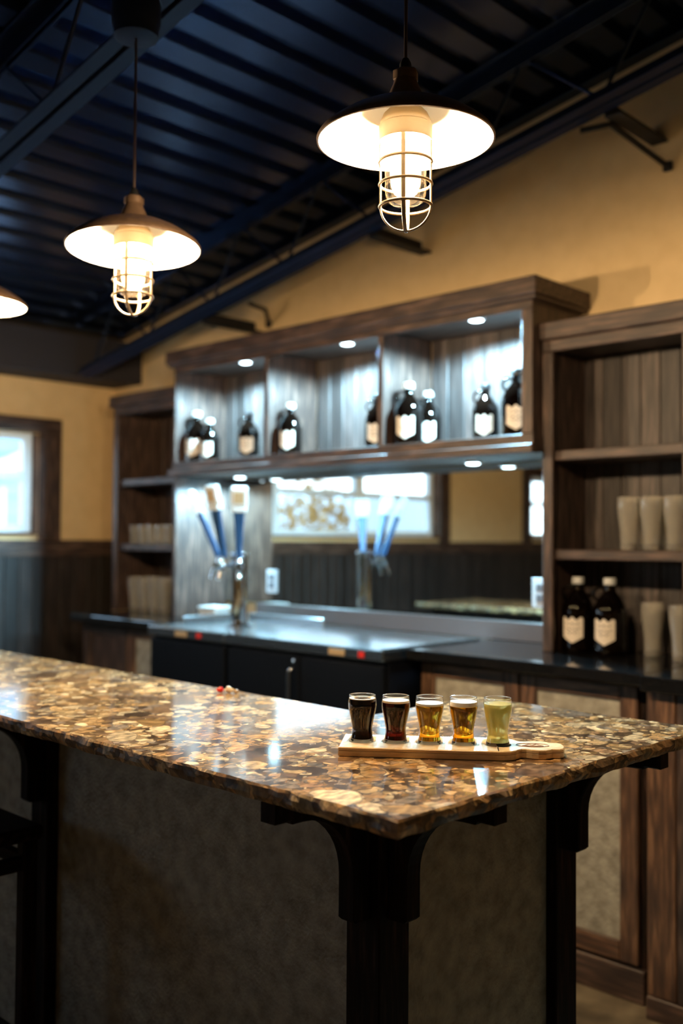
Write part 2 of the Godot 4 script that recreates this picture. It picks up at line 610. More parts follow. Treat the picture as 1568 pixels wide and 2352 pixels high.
func build_windows() -> void:
	var n := 1
	for wdw in [[-2.96, -0.2, 3], [1.19, 3.5, 3]]:
		var o := structure("window_%d" % n, "white vinyl window bank with dark wood trim in left wall" if n == 1 else "second white vinyl window bank further along the left wall", "window")
		n += 1
		var za: float = wdw[0]
		var zb: float = wdw[1]
		# dark wood casing
		bx(o, "head_trim", Vector3(LEFT_X + 0.0005, 2.068, za - 0.14), Vector3(LEFT_X + 0.022, 2.153, zb + 0.14), M.walnut_d, 0.003)
		bx(o, "side_trim", Vector3(LEFT_X + 0.0005, 1.441, za - 0.14), Vector3(LEFT_X + 0.022, 2.067, za), M.walnut_v, 0.003)
		bx(o, "side_trim", Vector3(LEFT_X + 0.0005, 1.441, zb), Vector3(LEFT_X + 0.022, 2.067, zb + 0.14), M.walnut_v, 0.003)
		bx(o, "sill", Vector3(LEFT_X - 0.12, 1.4705, za + 0.001), Vector3(LEFT_X + 0.03, 1.482, zb - 0.001), M.oak_d, 0.002)
		for zz in [[za + 0.0005, za + 0.012], [zb - 0.012, zb - 0.0005]]:
			bx(o, "jamb", Vector3(LEFT_X - 0.12, 1.483, zz[0]), Vector3(LEFT_X + 0.001, 2.06, zz[1]), M.oak_v, 0.002)
		var step: float = (zb - za - 0.026) / wdw[2]
		for k in wdw[2]:
			var a: float = za + 0.013 + step * k
			var b := a + step
			var x0 := LEFT_X - 0.11
			var x1 := LEFT_X - 0.05
			bx(o, "frame_stile", Vector3(x0, 1.483, a), Vector3(x1, 2.069, a + 0.05), M.vinyl, 0.004)
			bx(o, "frame_stile", Vector3(x0, 1.483, b - 0.05), Vector3(x1, 2.069, b), M.vinyl, 0.004)
			bx(o, "frame_rail", Vector3(x0, 2.025, a + 0.05), Vector3(x1, 2.069, b - 0.05), M.vinyl, 0.004)
			bx(o, "frame_rail", Vector3(x0, 1.483, a + 0.05), Vector3(x1, 1.525, b - 0.05), M.vinyl, 0.004)
			bx(o, "meeting_rail", Vector3(x0, 1.79, a + 0.05), Vector3(x1, 1.835, b - 0.05), M.vinyl, 0.004)
			bx(o, "pane", Vector3(x0 + 0.027, 1.525, a + 0.05), Vector3(x0 + 0.031, 1.79, b - 0.05), M.window_glass, 0.0)
			bx(o, "pane", Vector3(x0 + 0.027, 1.835, a + 0.05), Vector3(x0 + 0.031, 2.025, b - 0.05), M.window_glass, 0.0)

func build_outdoors() -> void:
	var g := structure("ground", "pale concrete yard outside the windows", "ground")
	bx(g, "paving", Vector3(-45, -0.35, -40), Vector3(-5.75, -0.15, 40), M.asphalt, 0.0)
	var b := thing("warehouse", "pale blue sided warehouse with white boards seen through the window", "building", Vector3(-16, -0.15, -6))
	part(b, "wall", box_mesh(Vector3(3, 5.2, 16), 0.01), M.siding, Vector3(-1.5, 2.6, 0))
	for k in 12:
		part(b, "siding_board", box_mesh(Vector3(0.04, 0.16, 15.9), 0.01), M.vinyl if k % 3 == 0 else M.siding, Vector3(0.021, 0.6 + 0.36 * k, 0))
	var ramp := part(b, "stair_rail", box_mesh(Vector3(0.1, 0.22, 6.5), 0.01), M.vinyl, Vector3(0.35, 2.35, -1.0))
	ramp.rotation.x = 0.42
	for k in 5:
		part(b, "rail_post", box_mesh(Vector3(0.08, 1.0 + k * 0.48, 0.08), 0.01), M.vinyl, Vector3(0.35, 0.5 + k * 0.24, 1.3 - k * 1.1))
	# van
	var v := thing("van", "white van parked outside, seen in the mirror", "van", Vector3(-9.2, -0.15, 4.2))
	var prof := PackedVector2Array([Vector2(-2.4, 0.35), Vector2(2.4, 0.35), Vector2(2.4, 2.0), Vector2(2.25, 2.2), Vector2(-0.9, 2.2), Vector2(-1.35, 1.95), Vector2(-1.9, 1.25), Vector2(-2.35, 1.05)])
	part(v, "body", prism(prof, 1.8, 0.04), M.van, Vector3.ZERO, Vector3(0, PI / 2, 0))
	part(v, "side_window", prism(PackedVector2Array([Vector2(-1.7, 1.3), Vector2(-0.4, 1.3), Vector2(-0.4, 1.95), Vector2(-1.28, 1.95)]), 1.83, 0.005), M.van_glass, Vector3.ZERO, Vector3(0, PI / 2, 0))
	for s in [-1, 1]:
		for q in [-1.5, 1.5]:
			part(v, "wheel", lathe(pts([0, -0.1, 0.3, -0.1, 0.34, -0.07, 0.34, 0.07, 0.3, 0.1, 0, 0.1]), 20), M.black, Vector3(s * 0.82, 0.345, -q), Vector3(0, 0, PI / 2))
	# a dry shrub
	var t := thing("shrub", "dry golden shrub growing outside the window, seen in the mirror", "shrub", Vector3(-8.0, -0.15, 0.9))
	part(t, "trunk", lathe(pts([0, 0, 0.06, 0, 0.045, 1.0, 0, 1.0]), 8), M.oak_v)
	var st := SurfaceTool.new()
	st.begin(Mesh.PRIMITIVE_TRIANGLES)
	st.set_smooth_group(-1)
	var r := RandomNumberGenerator.new()
	r.seed = 5
	for k in 500:
		var d := Vector3(r.randfn(), r.randfn(), r.randfn()).normalized() * pow(r.randf(), 0.4)
		var c := Vector3(d.x * 0.42, 1.7 + d.y * 0.75, d.z * 0.42)
		var a := Vector3(r.randfn(), r.randfn(), r.randfn()).normalized() * 0.06
		var e := a.cross(Vector3(r.randfn(), r.randfn(), r.randfn())).normalized() * 0.035
		tri(st, c - a, c + e, c + a)
		tri(st, c - a, c + a, c - e)
	st.generate_normals()
	var fo := part(t, "foliage", st.commit(), M.shrub)
	fo.set_meta("kind", "stuff")

# ---------------------------------------------------------------- ceiling
func deck_y(x: float) -> float:
	return ROOF_0 + ROOF_K * x

func build_ceiling() -> void:
	var ang := atan(ROOF_K)
	var c := structure("ceiling", "dark ribbed metal roof deck sloping down to the left wall", "ceiling", Vector3(0, ROOF_0, 0))
	var pitch := 0.16
	var ribs := 6
	var st := SurfaceTool.new()
	st.begin(Mesh.PRIMITIVE_TRIANGLES)
	st.set_smooth_group(-1)
	var prof := []
	for k in ribs:
		var s := k * pitch
		prof.append_array([Vector2(s, 0), Vector2(s + 0.088, 0), Vector2(s + 0.104, 0.038), Vector2(s + 0.144, 0.038)])
	prof.append(Vector2(ribs * pitch, 0))
	var za := WALL_Z - 0.05
	var zb := 6.55
	for i in prof.size() - 1:
		var p: Vector2 = prof[i]
		var q: Vector2 = prof[i + 1]
		for off in [0.0, 0.002]:
			var a := Vector3(p.x, p.y + off, za)
			var b := Vector3(q.x, q.y + off, za)
			var d := Vector3(q.x, q.y + off, zb)
			var e := Vector3(p.x, p.y + off, zb)
			if off == 0.0:
				tri(st, a, b, d)
				tri(st, a, d, e)
			else:
				tri(st, a, d, b)
				tri(st, a, e, d)
	st.generate_normals()
	var panel := st.commit()
	var span := ribs * pitch
	var dir := Vector3(cos(ang), sin(ang), 0)
	for k in range(-6, 8):
		part(c, "deck_panel", panel, M.deck, dir * (span * k), Vector3(0, 0, ang))
	part(c, "roof_slab", box_mesh(Vector3(13.0, 0.12, 10.6), 0.0), M.roof, Vector3(0.5, 0.5 * ROOF_K, 1.5) + Vector3(-sin(ang), cos(ang), 0) * 0.105, Vector3(0, 0, ang))

	var led := structure("trim_2", "dark steel ledger angle where the roof deck meets the back wall", "ledger", Vector3(0.55, deck_y(0.55), WALL_Z + 0.03))
	led.rotation.z = ang
	part(led, "angle_leg", box_mesh(Vector3(11.8, 0.065, 0.008), 0.001), M.deck, Vector3(0, 0.005, -0.025))
	part(led, "angle_leg", box_mesh(Vector3(11.8, 0.006, 0.055), 0.001), M.deck, Vector3(0, -0.0245, 0.003))

	# open-web steel joists that follow the slope
	joist(-3.06, "navy open-web steel joist running close to the tan back wall")
	joist(-1.57, "navy open-web steel joist that the pendant lamps hang from")
	joist(-0.02, "navy open-web steel joist between the bar and the seating area")
	joist(2.5, "navy open-web steel joist over the seating area")

	# bridging angles from the first joist to the wall
	for p in [[-3.99, "dark bridging angle from joist to wall above the display cabinet's left end"], [-2.85, "dark bridging angle from joist to wall above the display cabinet's middle"], [-1.73, "dark bridging angle from joist to wall above the right-hand shelves"]]:
		var y := deck_y(p[0]) - 0.375
		var o := thing("bridging_angle", p[1], "steel angle", Vector3(p[0], y, -3.29), 0.0, "bridging angles")
		part(o, "flange", box_mesh(Vector3(0.066, 0.008, 0.35), 0.002), M.soot, Vector3(0, 0.0, 0))
		part(o, "web", box_mesh(Vector3(0.008, 0.055, 0.35), 0.002), M.soot, Vector3(-0.029, 0.0315, 0))
	for p in [[Vector3(-1.86, 2.915, -3.118), Vector3(-1.765, 2.925, -3.165), Vector3(-1.697, 2.838, WALL_Z + 0.006), "thin black conduit bending from joist to wall above right-hand shelves"], [Vector3(-3.66, 2.585, -3.118), Vector3(-3.72, 2.59, -3.27), Vector3(-3.905, 2.575, WALL_Z + 0.006), "thin black conduit running to the wall by the cabinet's left end"]]:
		var path := []
		for i in 13:
			var t := i / 12.0
			var mid: Vector3 = p[1] * 2.0 - (p[0] + p[2]) * 0.5
			path.append(p[0].lerp(p[1], t * 2.0) if t < 0.42 else p[1].lerp(p[2], (t - 0.5) * 2.0) if t > 0.58 else (p[0] * pow(1 - t, 2) + mid * 2 * t * (1 - t) + p[2] * t * t).lerp(p[1], 0.5))
		var o := thing("conduit", p[3], "conduit", Vector3.ZERO)
		part(o, "pipe", tube(path, 0.011, 8), M.soot)
		part(o, "fitting", box_mesh(Vector3(0.035, 0.035, 0.02), 0.004), M.soot, path[-1] + Vector3(0, 0, 0.006))

func joist(z: float, label: String) -> void:
	var ang := atan(ROOF_K)
	var x0 := 0.6
	var o := thing("steel_joist", label, "joist", Vector3(x0, deck_y(x0), z), 0.0, "open-web joists under the roof deck")
	o.rotation.z = ang
	var length := 11.6
	# local x along the slope
	for s in [-1, 1]:
		part(o, "bottom_chord", box_mesh(Vector3(length, 0.007, 0.048), 0.001), M.joist, Vector3(0, -0.350, s * 0.032))
		part(o, "bottom_chord", box_mesh(Vector3(length, 0.05, 0.007), 0.001), M.joist, Vector3(0, -0.325, s * 0.0105))
		part(o, "top_chord", box_mesh(Vector3(length, 0.007, 0.048), 0.001), M.deck, Vector3(0, -0.0055, s * 0.032))
		part(o, "top_chord", box_mesh(Vector3(length, 0.05, 0.007), 0.001), M.deck, Vector3(0, -0.033, s * 0.0105))
	var n := 42
	for k in n:
		var a := -length / 2 + 0.12 + (length - 0.24) * k / n
		var b := -length / 2 + 0.12 + (length - 0.24) * (k + 1) / n
		var ya := -0.33 if k % 2 == 0 else -0.03
		var yb := -0.03 if k % 2 == 0 else -0.33
		part(o, "web_bar", tube([Vector3(a, ya, 0), Vector3(b, yb, 0)], 0.0068, 8), M.deck)

# ---------------------------------------------------------------- the bar
func build_bar() -> void:
	# top slab: L-shaped, polished, with a rough chiselled edge
	var outline := [Vector2(-4.3, -1.12), Vector2(-0.97, -1.12), Vector2(-0.97, -2.155), Vector2(-1.6, -2.155), Vector2(-1.6, -1.76), Vector2(-4.3, -1.76)]
	var ring := []
	var nrm := []
	for i in outline.size():
		var a: Vector2 = outline[i]
		var b: Vector2 = outline[(i + 1) % outline.size()]
		var n := int((b - a).length() / 0.013)
		var d := (b - a).normalized()
		for k in n:
			ring.append(a.lerp(b, float(k) / n))
			nrm.append(Vector2(-d.y, d.x) * -1.0)
	var cnt := ring.size()
	# outward direction at each point, mitred at the corners
	var out := []
	for i in cnt:
		var a: Vector2 = nrm[(i - 1 + cnt) % cnt]
		out.append((a + nrm[i]).normalized())
	var area := 0.0
	for i in cnt:
		area += ring[i].cross(ring[(i + 1) % cnt])
	var flip := 1.0
	if (out[5] as Vector2).dot(Vector2(0, 1)) < 0:
		flip = -1.0
	var nz := FastNoiseLite.new()
	nz.seed = 3
	nz.frequency = 14.0
	nz.fractal_octaves = 3
	var rows := []
	var ys := [0.0, -0.004, -0.012, -0.020, -0.030]
	var base := [-0.003, 0.0, 0.001, 0.0, -0.006]
	var amp := [0.0035, 0.006, 0.010, 0.010, 0.009]
	for k in 5:
		var row := PackedVector3Array()
		for i in cnt:
			var p: Vector2 = ring[i]
			var t := nz.get_noise_3d(p.x, ys[k] * 2.2, p.y)
			var q: Vector2 = p + out[i] * flip * (base[k] + amp[k] * t)
			row.append(Vector3(q.x, BAR_Y + ys[k] + (0.0 if k == 0 else 0.003 * nz.get_noise_3d(p.y + 3, 1, p.x)), q.y))
		rows.append(row)
	var st := SurfaceTool.new()
	st.begin(Mesh.PRIMITIVE_TRIANGLES)
	st.set_smooth_group(-1)
	var top := PackedVector2Array()
	for v in rows[0]:
		top.append(Vector2(v.x, v.z))
	var bot := PackedVector2Array()
	for v in rows[4]:
		bot.append(Vector2(v.x, v.z))
	for q in [[top, BAR_Y, 1], [bot, BAR_Y - 0.030, -1]]:
		var poly: PackedVector2Array = q[0]
		var ids := Geometry2D.triangulate_polygon(poly)
		for k in range(0, ids.size(), 3):
			var a := Vector3(poly[ids[k]].x, q[1], poly[ids[k]].y)
			var b := Vector3(poly[ids[k + 1]].x, q[1], poly[ids[k + 1]].y)
			var c := Vector3(poly[ids[k + 2]].x, q[1], poly[ids[k + 2]].y)
			tri_from(st, a, b, c, a - Vector3(0, q[2], 0))
	for v in rows[4].size():
		rows[4][v].y = BAR_Y - 0.030
	st.generate_normals()
	var slab := st.commit()
	st = SurfaceTool.new()
	st.begin(Mesh.PRIMITIVE_TRIANGLES)
	st.set_smooth_group(-1)
	for k in 4:
		for i in cnt:
			var j := (i + 1) % cnt
			var ins: Vector3 = rows[k][i] - Vector3(out[i].x, 0, out[i].y) * flip * 0.1
			quad_from(st, rows[k][i], rows[k][j], rows[k + 1][j], rows[k + 1][i], ins)
	st.generate_normals()
	st.commit(slab)
	var sc := single("stone_counter", "polished brown pebble-conglomerate stone bar top with rough chiselled edge", "bar top", slab, M.stone)
	sc.set_surface_override_material(1, M.stone_rough)

	# base: posts, stucco panels, corbels
	var o := thing("bar", "dark wood bar base with stucco panels, posts and curved corbels", "bar", Vector3(-1.2725, 0, -1.4125))
	var hb := BAR_Y - 0.034
	var posts := [Vector2(-1.2725, -1.4125), Vector2(-2.45, -1.4125), Vector2(-3.63, -1.4125), Vector2(-1.2725, -2.005)]
	for p in posts:
		bx(o, "post", Vector3(p.x - 0.0425, 0, p.y - 0.0425), Vector3(p.x + 0.0425, hb, p.y + 0.0425), M.ebony_v, 0.003)
	for p in [[-2.4075, -1.315], [-3.5875, -2.4925], [-4.2, -3.6725]]:
		bx(o, "front_panel", Vector3(p[0], 0.0, -1.42), Vector3(p[1], hb, -1.402), M.stucco, 0.001, "mottled stucco panel")
	bx(o, "end_panel", Vector3(-1.275, 0.0, -1.9625), Vector3(-1.257, hb, -1.455), M.stucco, 0.001, "mottled stucco end panel")
	bx(o, "back_panel", Vector3(-4.2, 0.0, -1.70), Vector3(-1.5, hb, -1.685), M.ebony_v, 0.001)
	bx(o, "back_panel", Vector3(-1.5, 0.0, -2.04), Vector3(-1.315, hb, -2.025), M.ebony_v, 0.001)
	bx(o, "inner_panel", Vector3(-1.515, 0.0, -2.04), Vector3(-1.5, hb, -1.685), M.ebony_v, 0.001)
	# corbel profile: x outwards, y up, top at 0
	var prof := PackedVector2Array([Vector2(0, 0), Vector2(0, -0.25), Vector2(0.036, -0.25), Vector2(0.044, -0.243), Vector2(0.044, -0.165)])
	for k in 11:
		var t := k / 10.0 * PI / 2
		prof.append(Vector2(0.044 + 0.125 * (1 - cos(t)), -0.165 + 0.125 * sin(t)))
	prof.append_array(PackedVector2Array([Vector2(0.195, -0.04), Vector2(0.20, -0.034), Vector2(0.235, -0.034), Vector2(0.235, 0)]))
	var corbel := prism(prof, 0.042, 0.003)
	for x in [-1.2725, -2.45, -3.63]:
		part(o, "corbel", corbel, M.ebony_v, Vector3(x, hb, -1.3695) - o.position, Vector3(0, -PI / 2, 0))
	for z in [-1.4125, -2.005]:
		part(o, "corbel", corbel, M.ebony_v, Vector3(-1.2295, hb, z) - o.position)

# ---------------------------------------------------------------- back counter
func door(parent: Node3D, x0: float, x1: float, y0: float, y1: float, z: float, wood: String, panel_mat: Material) -> void:
	# frame and panel door with its front at z
	var s := 0.064
	var d := bx(parent, "door", Vector3(x0 + s - 0.008, y0 + s - 0.008, z - 0.016), Vector3(x1 - s + 0.008, y1 - 0.05 + 0.008, z - 0.010), panel_mat, 0.0, "pale stucco door panel")
	var c := d.position + parent.position
	for q in [[Vector3(x0, y0, z - 0.022), Vector3(x0 + s, y1, z), "stile", "_v"], [Vector3(x1 - s, y0, z - 0.022), Vector3(x1, y1, z), "stile", "_v"], [Vector3(x0 + s, y1 - 0.05, z - 0.022), Vector3(x1 - s, y1, z), "rail", "_h"], [Vector3(x0 + s, y0, z - 0.022), Vector3(x1 - s, y0 + s, z), "rail", "_h"]]:
		var lo: Vector3 = q[0]
		var hi: Vector3 = q[1]
		part(d, q[2], box_mesh(hi - lo, 0.003), M[wood + q[3]], (lo + hi) / 2 - c)

func build_back_counter() -> void:
	# black granite tops, left and right of the coolers
	var g1 := thing("countertop", "black polished granite countertop under the left-hand shelves", "countertop", Vector3(-4.4, 1.004, -3.15))
	bx(g1, "slab", Vector3(-4.84, 1.004, -3.455), Vector3(-3.965, CTR_Y, -2.87), M.granite, 0.004)
	var g2 := thing("countertop", "black polished granite countertop right of the coolers", "countertop", Vector3(-2.0, 1.004, -3.15))
	bx(g2, "slab", Vector3(-2.455, 1.004, -3.455), Vector3(-1.49, CTR_Y, -2.87), M.granite, 0.004)
	var g3 := thing("countertop", "thick granite top on the plank-fronted end cabinet", "countertop", Vector3(-1.0, 0.996, -3.15))
	bx(g3, "slab", Vector3(-1.488, 0.996, -3.455), Vector3(-0.5, CTR_Y, -2.835), M.granite, 0.004)

	var c := thing("base_cabinet", "brown wood base cabinet with two pale-panelled doors", "cabinet", Vector3(-2.0, 0, -3.2))
	bx(c, "carcass", Vector3(-2.445, 0.0, -3.45), Vector3(-1.525, 1.003, -2.965), M.walnut_v, 0.001)
	bx(c, "base_rail", Vector3(-2.445, 0.0, -2.9645), Vector3(-1.525, 0.105, -2.935), M.walnut_h, 0.003)
	bx(c, "filler", Vector3(-1.545, 0.106, -2.9645), Vector3(-1.525, 1.003, -2.955), M.ebony_v, 0.001)
	door(c, -2.435, -1.998, 0.115, 0.992, -2.94, "oak", M.stucco)
	door(c, -1.990, -1.548, 0.115, 0.992, -2.94, "oak", M.stucco)

	var e := thing("end_cabinet", "brown plank-fronted cabinet at the counter's right end", "cabinet", Vector3(-1.0, 0, -3.2))
	bx(e, "carcass", Vector3(-1.485, 0.0, -3.45), Vector3(-0.52, 0.995, -2.895), M.walnut_v, 0.001)
	bx(e, "base_rail", Vector3(-1.485, 0.0, -2.8945), Vector3(-0.52, 0.07, -2.868), M.walnut_h, 0.003)
	for k in 10:
		var x := -1.485 + k * 0.0965
		bx(e, "plank", Vector3(x, 0.0705, -2.8945), Vector3(x + 0.0945, 0.994, -2.876), M.oak_v if k % 2 == 0 else M.walnut_v, 0.004)

	var l := thing("base_cabinet", "dark wood base cabinet under the left-hand shelves", "cabinet", Vector3(-4.4, 0, -3.2))
	bx(l, "carcass", Vector3(-4.82, 0.0, -3.45), Vector3(-3.97, 1.003, -2.965), M.walnut_v, 0.001)
	bx(l, "base_rail", Vector3(-4.82, 0.0, -2.9645), Vector3(-3.97, 0.105, -2.935), M.walnut_h, 0.003)
	door(l, -4.815, -4.40, 0.115, 0.992, -2.94, "walnut", M.walnut_v)
	door(l, -4.392, -3.978, 0.115, 0.992, -2.94, "oak", M.stucco)

	var b := thing("backsplash", "grey backsplash strip along the foot of the mirror", "backsplash", Vector3(-3.1, CTR_Y, -3.44))
	bx(b, "strip", Vector3(-3.95, CTR_Y + 0.0005, -3.443), Vector3(-2.056, 1.122, -3.425), M.backsplash, 0.002)

func build_coolers() -> void:
	for q in [[-3.95, -3.385, "black beer cooler with raised steel rim under the tap tower", 1], [-3.38, -2.462, "wide black cooler with steel top between tap tower and cabinet doors", 2]]:
		var x0: float = q[0]
		var x1: float = q[1]
		var o := thing("beer_cooler", q[2], "cooler", Vector3((x0 + x1) / 2, 0, -3.05), 0.0, "coolers under the back bar")
		bx(o, "body", Vector3(x0 + 0.004, 0.04, -3.40), Vector3(x1 - 0.004, 1.0, -2.79), M.cooler, 0.004)
		bx(o, "plinth", Vector3(x0 + 0.02, 0.0, -3.38), Vector3(x1 - 0.02, 0.039, -2.84), M.cooler_gap, 0.002)
		# steel top with a turned-down front band
		bx(o, "steel_top", Vector3(x0, 1.001, -3.42), Vector3(x1, CTR_Y, -2.755), M.steel, 0.005)
		var doors: int = q[3]
		var step := (x1 - x0 - 0.012) / doors
		for k in doors:
			var a := x0 + 0.006 + step * k
			var d := bx(o, "door", Vector3(a + 0.004, 0.10, -2.7895), Vector3(a + step - 0.004, 0.985, -2.765), M.cooler, 0.006)
			var hx := a + step - 0.03 if k == 0 else a + 0.05
			if doors == 2 and k == 0:
				part(d, "handle", tube([Vector3(hx, 0.35, -2.757), Vector3(hx, 0.36, -2.735), Vector3(hx, 0.925, -2.735), Vector3(hx, 0.935, -2.757)].map(func(v): return v - d.position - o.position), 0.009, 10), M.steel)
				part(d, "lock", lathe(pts([0, 0, 0.009, 0, 0.009, 0.006, 0, 0.008]), 14), M.chrome, Vector3(hx, 0.962, -2.765) - d.position - o.position, Vector3(PI / 2, 0, 0))
		# maker's plate on the band
		var bxp := x0 + 0.26 if doors == 1 else x1 - 0.24
		part(o, "badge", box_mesh(Vector3(0.085, 0.024, 0.003), 0.001), M.tan, Vector3(bxp, 1.021, -2.7535) - o.position)
		part(o, "badge_mark", box_mesh(Vector3(0.03, 0.022, 0.004), 0.001), M.red, Vector3(bxp + 0.13, 1.021, -2.7535) - o.position)
		if doors == 1:
			bx(o, "rim", Vector3(x0, CTR_Y, -3.355), Vector3(x0 + 0.018, CTR_Y + 0.032, -2.95), M.steel, 0.005)
			bx(o, "rim", Vector3(x0 + 0.018, CTR_Y, -3.375), Vector3(x1, CTR_Y + 0.032, -3.357), M.steel, 0.005)
		else:
			bx(o, "rim", Vector3(x1 - 0.012, CTR_Y, -3.35), Vector3(x1, CTR_Y + 0.008, -2.757), M.steel, 0.003)

func build_upper_cabinet() -> void:
	var o := thing("display_cabinet", "dark wood wall cabinet with three open lit bays of bottles", "cabinet", Vector3(-3.15, 1.778, -3.28))
	var zf := -3.11
	var zb := -3.45
	bx(o, "top_board", Vector3(-4.245, 2.332, zb), Vector3(-2.055, 2.352, zf - 0.02), M.walnut_h, 0.001)
	bx(o, "floor_board", Vector3(-4.245, 1.812, zb), Vector3(-2.055, 1.836, zf - 0.02), M.walnut_h, 0.001)
	bx(o, "soffit_board", Vector3(-4.245, 1.780, zb), Vector3(-2.055, 1.792, zf - 0.02), M.walnut_h, 0.001)
	bx(o, "side_panel", Vector3(-4.246, 1.793, zb), Vector3(-4.232, 2.331, zf - 0.0205), M.walnut_v, 0.001)
	bx(o, "side_panel", Vector3(-2.076, 1.793, zb), Vector3(-2.055, 2.331, zf - 0.0205), M.walnut_v, 0.001)
	for x in [[-3.543, -3.512], [-2.82, -2.79]]:
		bx(o, "divider", Vector3(x[0] + 0.004, 1.837, zb + 0.015), Vector3(x[1] - 0.004, 2.331, zf - 0.0205), M.walnut_v, 0.001)
		bx(o, "stile", Vector3(x[0], 1.848, zf - 0.02), Vector3(x[1], 2.309, zf), M.walnut_v, 0.002)
	bx(o, "stile", Vector3(-4.246, 1.848, zf - 0.02), Vector3(-4.232, 2.309, zf), M.walnut_v, 0.002)
	bx(o, "stile", Vector3(-2.102, 1.848, zf - 0.02), Vector3(-2.054, 2.309, zf), M.walnut_v, 0.002)
	bx(o, "top_rail", Vector3(-4.246, 2.31, zf - 0.02), Vector3(-2.054, 2.341, zf), M.walnut_h, 0.002)
	bx(o, "bottom_rail", Vector3(-4.25, 1.809, zf - 0.02), Vector3(-2.05, 1.847, zf + 0.001), M.walnut_h, 0.002)
	bx(o, "light_rail", Vector3(-4.272, 1.776, zf - 0.03), Vector3(-2.045, 1.8085, zf + 0.018), M.walnut_h, 0.003)
	# crown: two stepped boards with returns to the wall
	bx(o, "crown", Vector3(-4.275, 2.3415, -3.465), Vector3(-2.03, 2.356, zf + 0.02), M.walnut_h, 0.002)
	bx(o, "crown", Vector3(-4.285, 2.3565, -3.465), Vector3(-2.02, 2.423, zf + 0.032), M.walnut_h, 0.004)
	# back planks of each bay
	for bay in [[-4.232, -3.539], [-3.516, -2.816], [-2.794, -2.076]]:
		var n := 8
		var w: float = (bay[1] - bay[0]) / n
		for k in n:
			bx(o, "back_plank", Vector3(bay[0] + w * k + 0.0006, 1.837, zb), Vector3(bay[0] + w * (k + 1) - 0.0006, 2.331, zb + 0.012), M["plank%d" % ((k * 5 + 1) % 3)], 0.003)
	# full-height side panel of the niche below
	bx(o, "niche_panel", Vector3(-4.246, CTR_Y + 0.0005, zb), Vector3(-4.222, 1.7755, zf), M.walnut_v, 0.002)

	for p in [Vector3(-3.76, 2.331, -3.18), Vector3(-3.066, 2.331, -3.18), Vector3(-2.36, 2.331, -3.18)]:
		puck(p, "cool white puck light in the cabinet bay " + ["with the tap tower beneath it", "between the two dividers", "beside the right-hand shelves"][0 if p.x < -3.5 else 1 if p.x < -2.8 else 2], 9.0)
	for p in [Vector3(-3.96, 1.7795, -3.32), Vector3(-2.479, 1.7795, -3.32)]:
		puck(p, "cool white puck light under the cabinet " + ("above the tap tower" if p.x < -3 else "at its right end"), 4.6)

func puck(p: Vector3, label: String, energy: float) -> void:
	var o := thing("puck_light", label, "light", p, 0.0, "round puck lights in the display cabinet")
	part(o, "bezel", lathe(pts([0, -0.012, 0.028, -0.012, 0.034, -0.012, 0.038, -0.008, 0.039, 0, 0, 0]), 28), M.chrome)
	part(o, "lens", lathe(pts([0, -0.0165, 0.02, -0.0155, 0.0285, -0.0125, 0.0285, -0.011, 0, -0.011]), 28), M.led)
	var l := SpotLight3D.new()
	l.name = "lamp"
	l.light_color = Color(0.66, 0.89, 1.0)
	l.light_energy = energy
	l.light_size = 0.025
	l.spot_angle = 85.0
	l.spot_angle_attenuation = 0.3
	l.spot_range = 12.0
	l.shadow_enabled = true
	o.add_child(l)
	l.position = Vector3(0, -0.0158, 0)
	l.rotation.x = -PI / 2

func build_shelf_units() -> void:
	for q in [[-2.0535, -1.466, "dark wood open shelf unit with glasses right of the cabinet", true], [-4.906, -4.2475, "dark wood open shelf unit with glasses left of the cabinet", false]]:
		var x0: float = q[0]
		var x1: float = q[1]
		var right: bool = q[3]
		var zf := -3.175
		var zb := -3.455
		var o := thing("shelf_unit", q[2], "shelves", Vector3((x0 + x1) / 2, CTR_Y, -3.35), 0.0, "open shelves beside the display cabinet")
		var y0 := CTR_Y + 0.0005
		var wd := "walnut"
		bx(o, "stile", Vector3(x0, y0, zf - 0.02), Vector3(x0 + 0.044, 2.150, zf), M[wd + "_v"], 0.003)
		bx(o, "stile", Vector3(x1 - 0.044, y0, zf - 0.02), Vector3(x1, 2.150, zf), M[wd + "_v"], 0.003)
		bx(o, "side_panel", Vector3(x0, y0, zb), Vector3(x0 + 0.018, 2.184, zf - 0.0205), M[wd + "_v"], 0.001)
		bx(o, "side_panel", Vector3(x1 - 0.018, y0, zb), Vector3(x1, 2.184, zf - 0.0205), M[wd + "_v"], 0.001)
		bx(o, "top_rail", Vector3(x0, 2.1505, zf - 0.02), Vector3(x1, 2.194, zf), M[wd + "_h"], 0.003)
		bx(o, "top_board", Vector3(x0 + 0.018, 2.166, zb), Vector3(x1 - 0.018, 2.184, zf - 0.0205), M[wd + "_h"], 0.001)
		bx(o, "crown", Vector3(x0 - (0.0 if right else 0.022), 2.1945, -3.465), Vector3(x1 + (0.022 if right else 0.0), 2.259, zf + 0.02), M[wd + "_h"], 0.004)
		for y in [1.749, 1.3848]:
			bx(o, "shelf", Vector3(x0 + 0.019, y, zb + 0.012), Vector3(x1 - 0.019, y + 0.036, zf - 0.021), M[wd + "_h"], 0.003)
		var n := 7
		var w := (x1 - x0 - 0.036) / n
		for k in n:
			bx(o, "back_plank", Vector3(x0 + 0.018 + w * k + 0.0008, y0, zb), Vector3(x0 + 0.018 + w * (k + 1) - 0.0008, 2.165, zb + 0.011), M["plank%d" % ((k * 4 + 2) % 3)] if right else M.walnut_v, 0.004)

